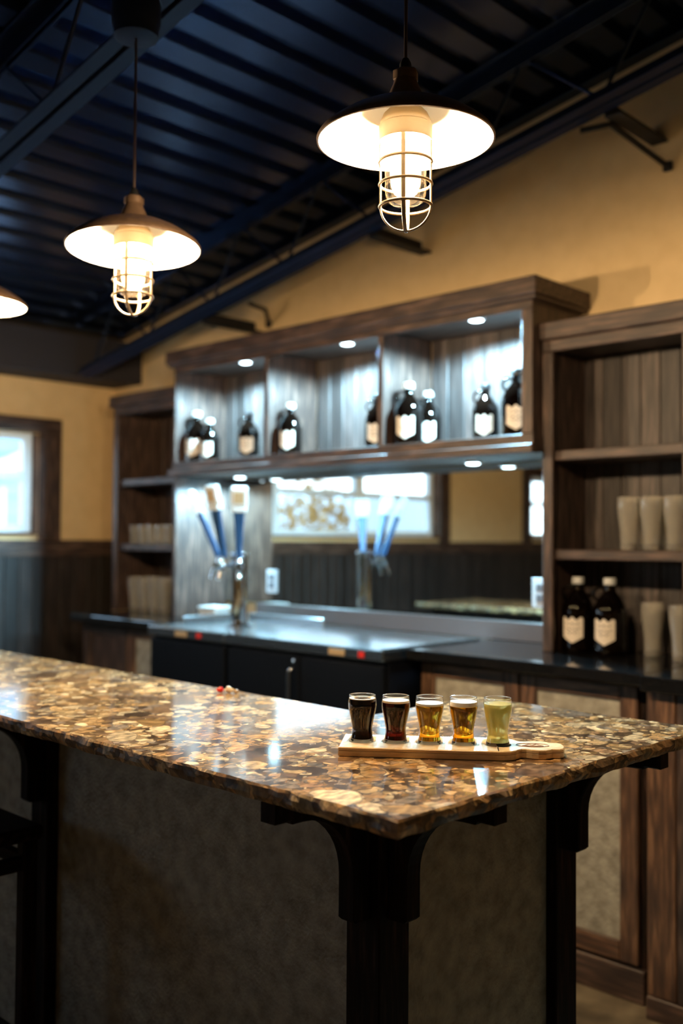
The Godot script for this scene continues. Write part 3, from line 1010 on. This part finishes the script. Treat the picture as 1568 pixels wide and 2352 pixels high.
func build_mirror() -> void:
	bx_thing("mirror", "large frameless mirror behind the tap tower", "mirror", Vector3(-4.22, 1.123, -3.465), Vector3(-2.056, 1.7755, -3.446), M.mirror)
	for p in [Vector3(-3.845, 1.237, -3.4455), Vector3(-2.235, 1.244, -3.4455)]:
		var o := thing("outlet", "white wall outlet set in the mirror " + ("beside the tap tower" if p.x < -3 else "by the right-hand shelves"), "outlet", p, 0.0, "outlets in the mirror")
		part(o, "plate", box_mesh(Vector3(0.074, 0.118, 0.006), 0.002), M.plate, Vector3(0, 0, 0.003))
		for s in [-1, 1]:
			var rc := part(o, "receptacle", box_mesh(Vector3(0.034, 0.03, 0.004), 0.0015), M.socket, Vector3(0, s * 0.021, 0.0075))
			for h in [-1, 1]:
				part(rc, "slot", box_mesh(Vector3(0.004, 0.012, 0.001), 0.0), M.slot, Vector3(h * 0.007, 0.002, 0.0022))

func bx_thing(called: String, label: String, category: String, a: Vector3, b: Vector3, m: Material, bevel := 0.001) -> MeshInstance3D:
	return single(called, label, category, box_mesh((b - a).abs(), bevel), m, (a + b) / 2)

# ---------------------------------------------------------------- pendants
func build_pendants() -> void:
	var shade_out := lathe(pts([0.178, -0.001, 0.1812, 0.0, 0.1815, 0.005, 0.176, 0.013, 0.16, 0.026, 0.135, 0.043, 0.105, 0.058, 0.075, 0.068, 0.05, 0.075, 0.041, 0.080, 0.0375, 0.088, 0.031, 0.103, 0.025, 0.117, 0.0235, 0.124, 0, 0.124]), 64)
	var shade_in := lathe(pts([0, 0.069, 0.05, 0.0685, 0.075, 0.063, 0.105, 0.053, 0.135, 0.038, 0.16, 0.021, 0.176, 0.007, 0.1775, -0.0005]), 64)
	var nut := lathe(pts([0, 0.124, 0.027, 0.124, 0.027, 0.141, 0.024, 0.144, 0, 0.144]), 6, 0.99)
	var grip := lathe(pts([0, 0.144, 0.013, 0.144, 0.012, 0.158, 0.007, 0.168, 0, 0.170]), 16)
	var housing := lathe(pts([0, -0.001, 0.047, -0.001, 0.0535, -0.001, 0.0545, 0.002, 0.0545, 0.03, 0.052, 0.032, 0.052, 0.035, 0.0525, 0.037, 0.0505, 0.042, 0.045, 0.054, 0.035, 0.064, 0.02, 0.0685, 0, 0.0685]), 48)
	var jar := lathe(pts([0.042, -0.0015, 0.0425, -0.03, 0.0425, -0.095, 0.041, -0.112, 0.036, -0.123, 0.026, -0.129, 0, -0.131]), 40)
	var bulb := lathe(pts([0, -0.116, 0.014, -0.114, 0.024, -0.106, 0.030, -0.09, 0.032, -0.07, 0.032, -0.03, 0.028, -0.012, 0.02, -0.003, 0, -0.002]), 32)
	var rings := []
	for h in [-0.0426, -0.088, -0.133]:
		var p := []
		for k in 40:
			p.append(Vector3(cos(TAU * k / 40) * 0.053, h, sin(TAU * k / 40) * 0.053))
		rings.append(tube(p, 0.0032, 8, true))
	var rib := []
	for k in 5:
		rib.append(Vector3(0.0515, -0.001 - 0.13 * k / 4, 0))
	for k in 10:
		var t := (k + 1) / 10.0 * PI / 2
		rib.append(Vector3(0.0515 * cos(t), -0.131 - 0.052 * sin(t), 0))
	var rib_mesh := tube(rib, 0.0042, 8, false, 0.55)
	var canopy := lathe(pts([0, 0.0, 0.052, 0.0, 0.060, 0.004, 0.062, 0.03, 0.066, 0.04, 0.067, 0.09, 0.060, 0.115, 0, 0.115]), 40)
	var spots := [[-1.243, 2.217, 0.022, -0.012, "brass-brown caged pendant lamp above the flight of beers"], [-2.156, 2.191, -0.03, 0.045, "brass-brown caged pendant lamp hanging from the round ceiling canopy"], [-3.060, 2.191, 0.0, 0.0, "brass-brown caged pendant lamp nearest the window wall"]]
	for s in spots:
		var o := thing("pendant_lamp", s[4], "lamp", Vector3(s[0], s[1], s[5] if s.size() > 5 else -1.447), 0.0, "caged pendant lamps over the bar")
		o.scale = Vector3.ONE * 0.944
		var top: float = (deck_y(s[0]) - 0.502 - s[1]) / 0.944
		var tilt := Vector3(s[2], 0.35, s[3])
		var b := Basis.from_euler(Vector3(s[2], 0.0, s[3]))
		for q in [["shade", shade_out, M.bronze], ["reflector", shade_in, M.enamel], ["collar_nut", nut, M.bronze], ["cord_grip", grip, M.black], ["socket_housing", housing, M.cast], ["glass_jar", jar, M.pane], ["bulb", bulb, M.bulb]]:
			part(o, q[0], q[1], q[2], Vector3.ZERO, Vector3(s[2], 0, s[3]))
		for r in rings:
			part(o, "guard_ring", r, M.guard, Vector3.ZERO, Vector3(s[2], 0, s[3]))
		for k in 4:
			var m := part(o, "guard_rib", rib_mesh, M.guard)
			m.basis = b * Basis(Vector3.UP, PI / 2 * k + 0.62)
		var g0: Vector3 = b * Vector3(0, 0.168, 0)
		part(o, "cord", tube([g0, Vector3(0, 0.45, 0), Vector3(0, top, 0)], 0.0036, 10), M.cord)
		part(o, "canopy", canopy, M.joist, Vector3(0, top, 0))
		part(o, "hanger_rod", tube([Vector3(0, top + 0.115, 0), Vector3(0, (deck_y(s[0]) - 0.003 - s[1]) / 0.944, 0)], 0.008, 8), M.black)
		var l := OmniLight3D.new()
		l.name = "lamp"
		l.light_color = Color(1.0, 0.87, 0.68)
		l.light_energy = 2.2
		l.light_size = 0.026
		l.omni_range = 15.0
		l.omni_attenuation = 2.0
		l.shadow_enabled = true
		o.add_child(l)
		l.position = b * Vector3(0, -0.045, 0)

# ---------------------------------------------------------------- beer tower
func build_tower() -> void:
	var o := thing("beer_tower", "chrome beer tower with three blue tap handles", "beer tower", Vector3(-3.6, CTR_Y + 0.0005, -3.02))
	part(o, "base_flange", lathe(pts([0, 0, 0.06, 0, 0.06, 0.006, 0.052, 0.012, 0.04, 0.016, 0.038, 0.03, 0, 0.03]), 40), M.chrome)
	part(o, "column", lathe(pts([0, 0.03, 0.037, 0.03, 0.037, 0.325, 0, 0.325]), 40), M.chrome)
	part(o, "cap", lathe(pts([0, 0.325, 0.041, 0.325, 0.0425, 0.329, 0.0425, 0.338, 0.039, 0.345, 0.02, 0.351, 0, 0.352]), 40), M.chrome)
	# each: angle round the column from +z towards +x, tilt outwards
	for q in [[-0.80, 0.42], [0.05, 0.24], [0.85, 0.36]]:
		var ang: float = q[0]
		var f := Node3D.new()
		f.name = "faucet"
		o.add_child(f, true)
		f.rotation.y = ang
		f.position = Vector3(0, 0.285, 0)
		part(f, "shank", lathe(pts([0, 0.034, 0.0165, 0.034, 0.0165, 0.044, 0.011, 0.047, 0.011, 0.078, 0.0145, 0.082, 0.0145, 0.112, 0.011, 0.12, 0, 0.12]), 20), M.chrome, Vector3.ZERO, Vector3(PI / 2, 0, 0))
		part(f, "spout", tube([Vector3(0, 0.0, 0.100), Vector3(0, -0.012, 0.112), Vector3(0, -0.03, 0.122), Vector3(0, -0.062, 0.130)], 0.0085, 12), M.chrome)
		part(f, "lever", lathe(pts([0, 0, 0.0125, 0, 0.013, 0.012, 0.009, 0.02, 0.009, 0.045, 0, 0.045]), 18), M.chrome, Vector3(0, 0.008, 0.095))
		var h := Node3D.new()
		h.name = "tap_handle"
		o.add_child(h, true)
		h.rotation = Vector3(q[1], ang, 0)
		h.rotation_order = EULER_ORDER_YXZ
		h.position = Vector3(sin(ang) * 0.097, 0.325, cos(ang) * 0.097)
		h.scale = Vector3.ONE * 1.26
		var grip := PackedVector2Array([Vector2(-0.0095, 0.0), Vector2(0.0095, 0.0), Vector2(0.0155, 0.11), Vector2(0.0205, 0.175), Vector2(-0.0205, 0.175), Vector2(-0.0155, 0.11)])
		part(h, "grip", prism(grip, 0.022, 0.004), M.blue, Vector3.ZERO, Vector3.ZERO, "blue tapered grip")
		part(h, "collar", box_mesh(Vector3(0.054, 0.018, 0.032), 0.005), M.white, Vector3(0, 0.184, 0))
		part(h, "marker", box_mesh(Vector3(0.060, 0.072, 0.026), 0.007), M.white, Vector3(0, 0.230, 0), Vector3.ZERO, "white square tap marker")
		part(h, "marker_face", box_mesh(Vector3(0.036, 0.042, 0.002), 0.0005), M.tan, Vector3(0, 0.230, 0.0138))

# ---------------------------------------------------------------- bottles and glasses
func label_patch(r: float, w: float, y0: float, y1: float, tip: float) -> ArrayMesh:
	# a shield-shaped label that follows a bottle of radius r; centred on +z
	var st := SurfaceTool.new()
	st.begin(Mesh.PRIMITIVE_TRIANGLES)
	st.set_smooth_group(0)
	var n := 14
	for k in n:
		var row := []
		for j in 2:
			var u := -1.0 + 2.0 * (k + j) / n
			var a := u * w / r
			var lo := y0 + tip * absf(u)
			var hi := y1 + 0.006 * cos(u * PI * 2.5)
			row.append([Vector3(sin(a) * r, lo, cos(a) * r), Vector3(sin(a) * r, hi, cos(a) * r)])
		quad_from(st, row[0][0], row[1][0], row[1][1], row[0][1], Vector3(0, (y0 + y1) / 2, 0))
	st.generate_normals()
	return st.commit()

func arc_strip(r: float, w: float, y: float, t: float) -> ArrayMesh:
	return label_patch(r, w, y, y + t - 0.006, 0.0)

func build_bottles() -> void:
	var body := lathe(pts([0, 0.003, 0.045, 0.0, 0.056, 0.001, 0.061, 0.008, 0.0615, 0.02, 0.0615, 0.145, 0.060, 0.16, 0.054, 0.178, 0.043, 0.197, 0.030, 0.214, 0.0215, 0.226, 0.0195, 0.236, 0.0195, 0.252, 0, 0.252]), 36)
	var cap := lathe(pts([0, 0.2505, 0.0225, 0.2505, 0.023, 0.254, 0.0225, 0.272, 0.0205, 0.275, 0, 0.275]), 24)
	var loop := []
	for k in 9:
		var t := -1.15 + k / 8.0 * (PI + 0.35)
		loop.append(Vector3(0.034 + 0.024 * cos(t), 0.216 + 0.024 * sin(t), 0))
	var handle := tube(loop, 0.0055, 8)
	var lab := label_patch(0.0619, 0.040, 0.035, 0.125, 0.022)
	var lines := [arc_strip(0.0622, 0.026, 0.104, 0.007), arc_strip(0.0622, 0.030, 0.088, 0.005), arc_strip(0.0622, 0.022, 0.074, 0.005)]
	var group := "dark glass growlers"
	# x, z, base y, turn, white cap, label
	var y := 1.8365
	# x, z, base y, turn, white cap, size, label
	var list := [
		[-4.163, -3.196, y, 0.45, true, 1.0, "white-capped growler standing against the cabinet's left wall"],
		[-4.040, -3.185, y, 0.5, true, 0.82, "smaller white-capped growler, second from the cabinet's left wall"],
		[-3.752, -3.200, y, 0.6, false, 0.87, "black-capped growler near the first divider, in front of another"],
		[-3.660, -3.310, y, 0.45, false, 0.87, "black-capped growler half hidden by the first cabinet divider"],
		[-3.445, -3.192, y, 0.5, true, 0.92, "white-capped growler alone, just right of the first cabinet divider"],
		[-2.930, -3.235, y, 0.5, false, 0.92, "growler half hidden behind the second cabinet divider"],
		[-2.722, -3.196, y, 0.45, true, 1.0, "white-capped growler touching the second divider of the cabinet"],
		[-2.727, -3.332, y, 0.6, true, 0.92, "white-capped growler behind another, right of the second divider"],
		[-2.375, -3.265, y, 0.5, false, 0.88, "black-capped growler, left one of the pair at the cabinet's right end"],
		[-2.190, -3.215, y, 0.5, false, 1.0, "large black-capped growler against the cabinet's right end"],
		[-1.965, -3.28, CTR_Y + 0.0005, 0.18, true, 1.0, "white-capped growler on the counter by the right-hand shelf's left post"],
		[-1.834, -3.28, CTR_Y + 0.0005, 0.15, true, 1.0, "white-capped growler on the counter between a growler and pint glasses"],
	]
	for b in list:
		var o := thing("growler", b[6], "bottle", Vector3(b[0], b[2], b[1]), b[3], group)
		o.scale = Vector3.ONE * b[5]
		part(o, "body", body, M.bottle)
		part(o, "cap", cap, M.white if b[4] else M.black_cap, Vector3.ZERO, Vector3.ZERO, "white cap" if b[4] else "")
		part(o, "loop_handle", handle, M.bottle, Vector3.ZERO, Vector3(0, PI + 0.5 - b[3], 0))
		var l := part(o, "label_sticker", lab, M.label, Vector3.ZERO, Vector3.ZERO, "cream shield-shaped paper label")
		for m in lines:
			part(l, "print_line", m, M.print)

func pint_mesh(h: float, r0: float, r1: float) -> ArrayMesh:
	var t := 0.0026
	return lathe(pts([0, 0, r0 * 0.92, 0, r0, 0.003, r0 * 0.97, h * 0.12, r0 * 1.02, h * 0.35, r1 * 0.97, h * 0.72, r1, h * 0.82, r1 * 0.97, h * 0.97, r1 * 0.955, h, r1 * 0.93, h * 0.985, r1 - t, h * 0.82, r1 * 0.97 - t, h * 0.72, r0 * 1.02 - t, h * 0.35, r0 * 0.97 - t, h * 0.12, r0 * 0.6, h * 0.085, 0, h * 0.08]), 28)

func build_shelf_glasses() -> void:
	var pint := pint_mesh(0.19, 0.030, 0.041)
	var tumbler := pint_mesh(0.105, 0.028, 0.034)
	for k in 6:
		var x := -1.765 + (k % 3) * 0.088 + (0.02 if k >= 3 else 0.0)
		single("pint_glass", "tall clear glass on the right-hand middle shelf, %s row, %s" % ["front" if k < 3 else "back", ["away from post", "in the middle", "next to post"][k % 3]], "glass", pint, M.shelf_glass, Vector3(x, 1.4212, -3.29 if k < 3 else -3.385), Vector3.ZERO, "beer glasses on the right-hand shelf")
	single("pint_glass", "clear beer glass on the counter at the right-hand shelf unit's right post", "glass", pint, M.shelf_glass, Vector3(-1.56, CTR_Y + 0.0005, -3.27))
	single("pint_glass", "clear beer glass on the counter beside the two growlers", "glass", pint, M.shelf_glass, Vector3(-1.70, CTR_Y + 0.0005, -3.34))
	for k in 10:
		var x := -4.82 + (k % 5) * 0.085
		single("tumbler", "small clear tumbler on left-hand middle shelf, %s row, %s from outer post" % ["front" if k < 5 else "back", ["first", "second", "third", "fourth", "fifth"][k % 5]], "glass", tumbler, M.shelf_glass, Vector3(x, 1.4212, -3.27 if k < 5 else -3.36), Vector3.ZERO, "tumblers on the left-hand shelf")
	for k in 8:
		var x := -4.80 + (k % 4) * 0.096
		single("pint_glass", "tall clear glass on counter under left-hand shelves, %s row, %s from outer post" % ["front" if k < 4 else "back", ["first", "second", "third", "fourth"][k % 4]], "glass", pint, M.shelf_glass, Vector3(x, CTR_Y + 0.0005, -3.26 if k < 4 else -3.36), Vector3.ZERO, "beer glasses under the left-hand shelves")

# ---------------------------------------------------------------- the flight
func build_flight() -> void:
	var ang := deg_to_rad(38.2)
	var o := thing("flight_board", "pale maple paddle board with shaped handle holding five beer glasses", "serving board", Vector3(-1.334, BAR_Y + 0.0005, -1.366), ang)
	# outline: x along the board, y towards the far side (local -z); near edge at y = 0
	var half := 0.065
	var side := [Vector2(0.0, half), Vector2(0.30, half), Vector2(0.312, half * 0.985), Vector2(0.324, half * 0.93), Vector2(0.334, half * 0.80), Vector2(0.340, half * 0.64), Vector2(0.346, half * 0.55), Vector2(0.354, half * 0.55), Vector2(0.364, half * 0.63), Vector2(0.376, half * 0.68), Vector2(0.390, half * 0.66), Vector2(0.398, half * 0.56), Vector2(0.403, half * 0.47), Vector2(0.409, half * 0.46), Vector2(0.417, half * 0.46), Vector2(0.424, half * 0.36), Vector2(0.4275, half * 0.16)]
	var poly := PackedVector2Array()
	for p in side:
		poly.append(Vector2(p.x, half - p.y))
	for i in range(side.size() - 1, -1, -1):
		poly.append(Vector2(side[i].x, half + side[i].y))
	# layers: a solid lower board and an upper sheet with the five wells cut through
	var lower := prism(poly, 0.0125, 0.002)
	part(o, "board", lower, M.maple, Vector3(0, 0.00625, 0), Vector3(-PI / 2, 0, 0))
	var spots := []
	for k in 5:
		spots.append(Vector2(0.040 + 0.0655 * k, half))
	var st := SurfaceTool.new()
	st.begin(Mesh.PRIMITIVE_TRIANGLES)
	st.set_smooth_group(-1)
	var y0 := 0.0118
	var y1 := 0.018
	var bev := 0.0018
	# split the board into strips across its length so that each well sits in one strip
	var cuts := [0.0]
	for k in 4:
		cuts.append((spots[k].x + spots[k + 1].x) / 2)
	cuts.append(0.30)
	var rw := 0.0262
	var n := 40
	for k in 5:
		var xa: float = cuts[k] + (bev if k == 0 else 0.0)
		var xb: float = cuts[k + 1]
		var za := bev
		var zb := half * 2 - bev
		var c: Vector2 = spots[k]
		for j in n:
			var t0 := TAU * j / n
			var t1 := TAU * (j + 1) / n
			var p0 := c + Vector2(cos(t0), sin(t0)) * rw
			var p1 := c + Vector2(cos(t1), sin(t1)) * rw
			var q0 := box_hit(c, Vector2(cos(t0), sin(t0)), xa, xb, za, zb)
			var q1 := box_hit(c, Vector2(cos(t1), sin(t1)), xa, xb, za, zb)
			var P0 := Vector3(p0.x, y1, -p0.y)
			var P1 := Vector3(p1.x, y1, -p1.y)
			quad_from(st, P0, P1, Vector3(q1.x, y1, -q1.y), Vector3(q0.x, y1, -q0.y), Vector3((p0.x + q0.x) / 2, -1, -(p0.y + q0.y) / 2))
			# corner filler
			for cx in [xa, xb]:
				for cz in [za, zb]:
					var e := Vector2(cx, cz)
					if absf(q0.x - q1.x) > 1e-5 and absf(q0.y - q1.y) > 1e-5 and (e - q0).length() < 0.03 and (e - q1).length() < 0.03 and ((absf(q0.x - cx) < 1e-5 and absf(q1.y - cz) < 1e-5) or (absf(q1.x - cx) < 1e-5 and absf(q0.y - cz) < 1e-5)):
						tri_from(st, Vector3(q0.x, y1, -q0.y), Vector3(q1.x, y1, -q1.y), Vector3(cx, y1, -cz), Vector3(cx, -1, -cz))
			# wall of the well, facing its axis
			var a := Vector3(p0.x, y0, -p0.y)
			var b := Vector3(p1.x, y0, -p1.y)
			quad_from(st, P0, P1, b, a, Vector3(c.x + (p0.x - c.x) * 3, y1, -(c.y + (p0.y - c.y) * 3)))
	st.generate_normals()
	# rim and handle of the upper sheet
	var inner := Geometry2D.offset_polygon(poly, -bev, Geometry2D.JOIN_MITER)[0]
	var st2 := SurfaceTool.new()
	st2.begin(Mesh.PRIMITIVE_TRIANGLES)
	st2.set_smooth_group(-1)
	st2.append_from(st.commit(), 0, Transform3D())
	var hp := PackedVector2Array()
	for p in side.slice(2):
		hp.append(Vector2(p.x, half - p.y + bev * 0.6))
	var rest := side.slice(2)
	rest.reverse()
	for p in rest:
		hp.append(Vector2(p.x, half + p.y - bev * 0.6))
	hp.insert(0, Vector2(0.30, bev))
	hp.append(Vector2(0.30, half * 2 - bev))
	for k in range(hp.size()):
		if hp[k].x > 0.42:
			hp[k].x -= bev * 0.7
	var ids := Geometry2D.triangulate_polygon(hp)
	for k in range(0, ids.size(), 3):
		var a := Vector3(hp[ids[k]].x, y1, -hp[ids[k]].y)
		var b := Vector3(hp[ids[k + 1]].x, y1, -hp[ids[k + 1]].y)
		var c := Vector3(hp[ids[k + 2]].x, y1, -hp[ids[k + 2]].y)
		tri_from(st2, a, b, c, a - Vector3(0, 1, 0))
	# outer edge: the board outline from the sheet's foot to its bevelled top
	var topring := PackedVector2Array([Vector2(bev, bev)])
	topring.append_array(hp)
	topring.append(Vector2(bev, half * 2 - bev))
	var botring := PackedVector2Array([poly[0]])
	for k in range(1, poly.size() - 1):
		botring.append(poly[k])
	botring.append(poly[poly.size() - 1])
	var m := botring.size()
	for k in m:
		var kk := (k + 1) % m
		var a := Vector3(botring[k].x, y0, -botring[k].y)
		var b := Vector3(botring[kk].x, y0, -botring[kk].y)
		var am := a + Vector3(0, y1 - y0 - bev, 0)
		var bm := b + Vector3(0, y1 - y0 - bev, 0)
		var ta := Vector3(topring[mini(k, topring.size() - 1)].x, y1, -topring[mini(k, topring.size() - 1)].y)
		var tb := Vector3(topring[mini(kk, topring.size() - 1)].x, y1, -topring[mini(kk, topring.size() - 1)].y)
		var ins := Vector3(minf(a.x, 0.36) * 0.98 + 0.004, 0.0, -half)
		quad_from(st2, a, b, bm, am, ins)
		quad_from(st2, am, bm, tb, ta, ins)
	st2.generate_normals()
	part(o, "top_face", st2.commit(), M.maple)
	# branded oval emblem burnt into the handle: an outline and a small mountain mark
	var em := Node3D.new()
	em.name = "emblem"
	o.add_child(em)
	em.position = Vector3(0.368, y1 + 0.0003, -half)
	var ov := []
	for k in 28:
		ov.append(Vector3(cos(TAU * k / 28) * 0.031, 0, sin(TAU * k / 28) * 0.017))
	part(em, "oval_line", tube(ov, 0.0009, 6, true), M.burn)
	for q in [[-0.018, 0.006, -0.006, -0.008], [-0.006, -0.008, 0.0, 0.0], [0.0, 0.0, 0.007, -0.009], [0.007, -0.009, 0.02, 0.006], [-0.02, 0.0085, 0.02, 0.0085]]:
		part(em, "emblem_line", tube([Vector3(q[0], 0, q[1]), Vector3(q[2], 0, q[3])], 0.0011, 6), M.burn)

	var basis := Basis(Vector3.UP, ang)
	var looks := [
		["near-black stout taster with tan foam ring", "beer_stout", "foam_tan", 0.0868, 0.0018, 0.0],
		["dark ruby-brown beer taster with tan foam", "beer_ruby", "foam_tan", 0.0818, 0.0042, 0.1],
		["amber-gold beer taster with thin white foam", "beer_amber", "foam_white", 0.0778, 0.0045, 0.0],
		["deep gold clear beer taster with white foam near the rim", "beer_gold", "foam_white", 0.0778, 0.0085, 0.0],
		["pale hazy yellow beer taster without foam", "beer_pale", "", 0.0835, 0.0, 0.0],
	]
	# outer glass radius at a height
	var prof := pts([0.0235, 0.0, 0.0240, 0.003, 0.0232, 0.009, 0.0212, 0.018, 0.0200, 0.026, 0.0204, 0.033, 0.0222, 0.044, 0.0246, 0.056, 0.0268, 0.067, 0.0278, 0.075, 0.0276, 0.082, 0.0266, 0.089, 0.0256, 0.094])
	var shell := pts([0, 0])
	shell.append_array(prof)
	shell.append(Vector2(0.0249, 0.0947))
	shell.append(Vector2(0.0243, 0.094))
	var shell_mesh := lathe(shell.slice(1), 48)
	var foot := lathe(pts([0, 0.0004, 0.0225, 0.0004, 0.0234, 0.003, 0.0226, 0.009, 0.0221, 0.0105, 0, 0.0088]), 40)
	var lip := []
	for k in 48:
		lip.append(Vector3(cos(TAU * k / 48) * 0.0252, 0.0942, sin(TAU * k / 48) * 0.0252))
	var lip_mesh := tube(lip, 0.0009, 8, true)
	for k in 5:
		var sp: Vector2 = spots[k]
		var at: Vector3 = o.position + basis * Vector3(sp.x, 0.0128, -sp.y)
		var q: Array = looks[k]
		var g := thing("tasting_glass", q[0] + " on the flight board", "beer glass", at, 0.0, "beers of the tasting flight")
		part(g, "glass", shell_mesh, M.pane)
		part(g, "foot", foot, M.glass)
		part(g, "lip", lip_mesh, M.glass)
		var lev: float = q[3]
		var lq := [Vector2(0, 0.0112), Vector2(0.0212, 0.0112)]
		for p in prof:
			if p.y > 0.0125 and p.y < lev - 0.001:
				lq.append(Vector2(p.x - 0.0009, p.y))
		var rt := radius_at(prof, lev) - 0.0009
		lq.append(Vector2(rt, lev))
		lq.append(Vector2(0, lev))
		part(g, "beer", lathe(lq, 48), M[q[1]], Vector3.ZERO, Vector3.ZERO, q[0].split(" taster")[0])
		if q[2] != "":
			var th: float = q[4]
			var r2 := radius_at(prof, lev + th) - 0.0011
			if k == 0:
				part(g, "foam", lathe(pts([0.0165, lev + 0.0003, rt - 0.0003, lev + 0.0003, r2, lev + th, 0.0185, lev + th, 0.0165, lev + 0.0006]), 48), M[q[2]], Vector3.ZERO, Vector3.ZERO, "tan ring of foam")
			else:
				part(g, "foam", lathe(pts([0, lev + 0.0003, rt - 0.0003, lev + 0.0003, r2, lev + th, r2 - 0.006, lev + th - 0.0008, 0, lev + th - 0.0012]), 48), M[q[2]], Vector3.ZERO, Vector3.ZERO, "foam")

func radius_at(prof: Array, y: float) -> float:
	for i in prof.size() - 1:
		if prof[i + 1].y >= y:
			return lerpf(prof[i].x, prof[i + 1].x, (y - prof[i].y) / (prof[i + 1].y - prof[i].y))
	return prof[-1].x

func box_hit(c: Vector2, d: Vector2, xa: float, xb: float, ya: float, yb: float) -> Vector2:
	var t := 1e9
	if d.x > 1e-6:
		t = minf(t, (xb - c.x) / d.x)
	elif d.x < -1e-6:
		t = minf(t, (xa - c.x) / d.x)
	if d.y > 1e-6:
		t = minf(t, (yb - c.y) / d.y)
	elif d.y < -1e-6:
		t = minf(t, (ya - c.y) / d.y)
	return c + d * t

# ---------------------------------------------------------------- small things
func build_small_things() -> void:
	var w := thing("wrapper", "small crumpled red and cream wrapper at the bar's back edge", "wrapper", Vector3(-2.09, BAR_Y + 0.0005, -1.715), 0.5)
	for q in [["red_flap", Vector3(-0.018, 0, 0.004), 0.013, M.red, 3], ["cream_fold", Vector3(0.006, 0, 0), 0.015, M.cream, 8], ["brown_fold", Vector3(0.026, 0, 0.003), 0.009, M.tan, 13]]:
		var st := SurfaceTool.new()
		st.begin(Mesh.PRIMITIVE_TRIANGLES)
		st.set_smooth_group(-1)
		var r := RandomNumberGenerator.new()
		r.seed = q[4]
		var rows := []
		for i in 5:
			var row := []
			for j in 8:
				var t := TAU * j / 8
				var ph := PI * i / 4
				var d := Vector3(sin(ph) * cos(t) * 1.35, 1.0 - cos(ph), sin(ph) * sin(t))
				row.append(d * q[2] * (0.5 if i == 0 else 1.0) * (r.randf_range(0.75, 1.15) if i > 0 and i < 4 else 1.0) * 0.62)
			rows.append(row)
		for i in 5:
			for j in 8:
				rows[i][j].y = 0.0 if i == 0 else rows[i][j].y
		for i in 4:
			for j in 8:
				quad_from(st, rows[i][j], rows[i][(j + 1) % 8], rows[i + 1][(j + 1) % 8], rows[i + 1][j], Vector3(0, q[2] * 0.6, 0))
		st.generate_normals()
		part(w, q[0], st.commit(), q[3], q[1])

	var n := thing("napkin_box", "small white box on the granite left of the tap tower", "box", Vector3(-4.06, CTR_Y + 0.0005, -3.24), 0.1)
	part(n, "body", box_mesh(Vector3(0.12, 0.05, 0.11), 0.006), M.white, Vector3(0, 0.025, 0))
	part(n, "lid", box_mesh(Vector3(0.126, 0.012, 0.116), 0.004), M.white, Vector3(0, 0.0565, 0))

func build_stool() -> void:
	var o := thing("bar_stool", "dark wood bar stool tucked under the bar's front overhang", "stool", Vector3(-2.42, 0, -1.12))
	part(o, "seat", box_mesh(Vector3(0.36, 0.035, 0.30), 0.008), M.ebony_h, Vector3(0, 0.7325, 0))
	for sx in [-1, 1]:
		for sz in [-1, 1]:
			part(o, "leg", box_mesh(Vector3(0.038, 0.7148, 0.038), 0.004), M.ebony_v, Vector3(sx * 0.15, 0.3574, sz * 0.12))
	for y in [0.22, 0.66]:
		for s in [-1, 1]:
			part(o, "stretcher", box_mesh(Vector3(0.2615, 0.035, 0.02), 0.003), M.ebony_h, Vector3(0, y, s * 0.12))
			part(o, "stretcher", box_mesh(Vector3(0.02, 0.035, 0.2015), 0.003), M.ebony_d, Vector3(s * 0.15, y - 0.06 if y < 0.5 else y, 0))
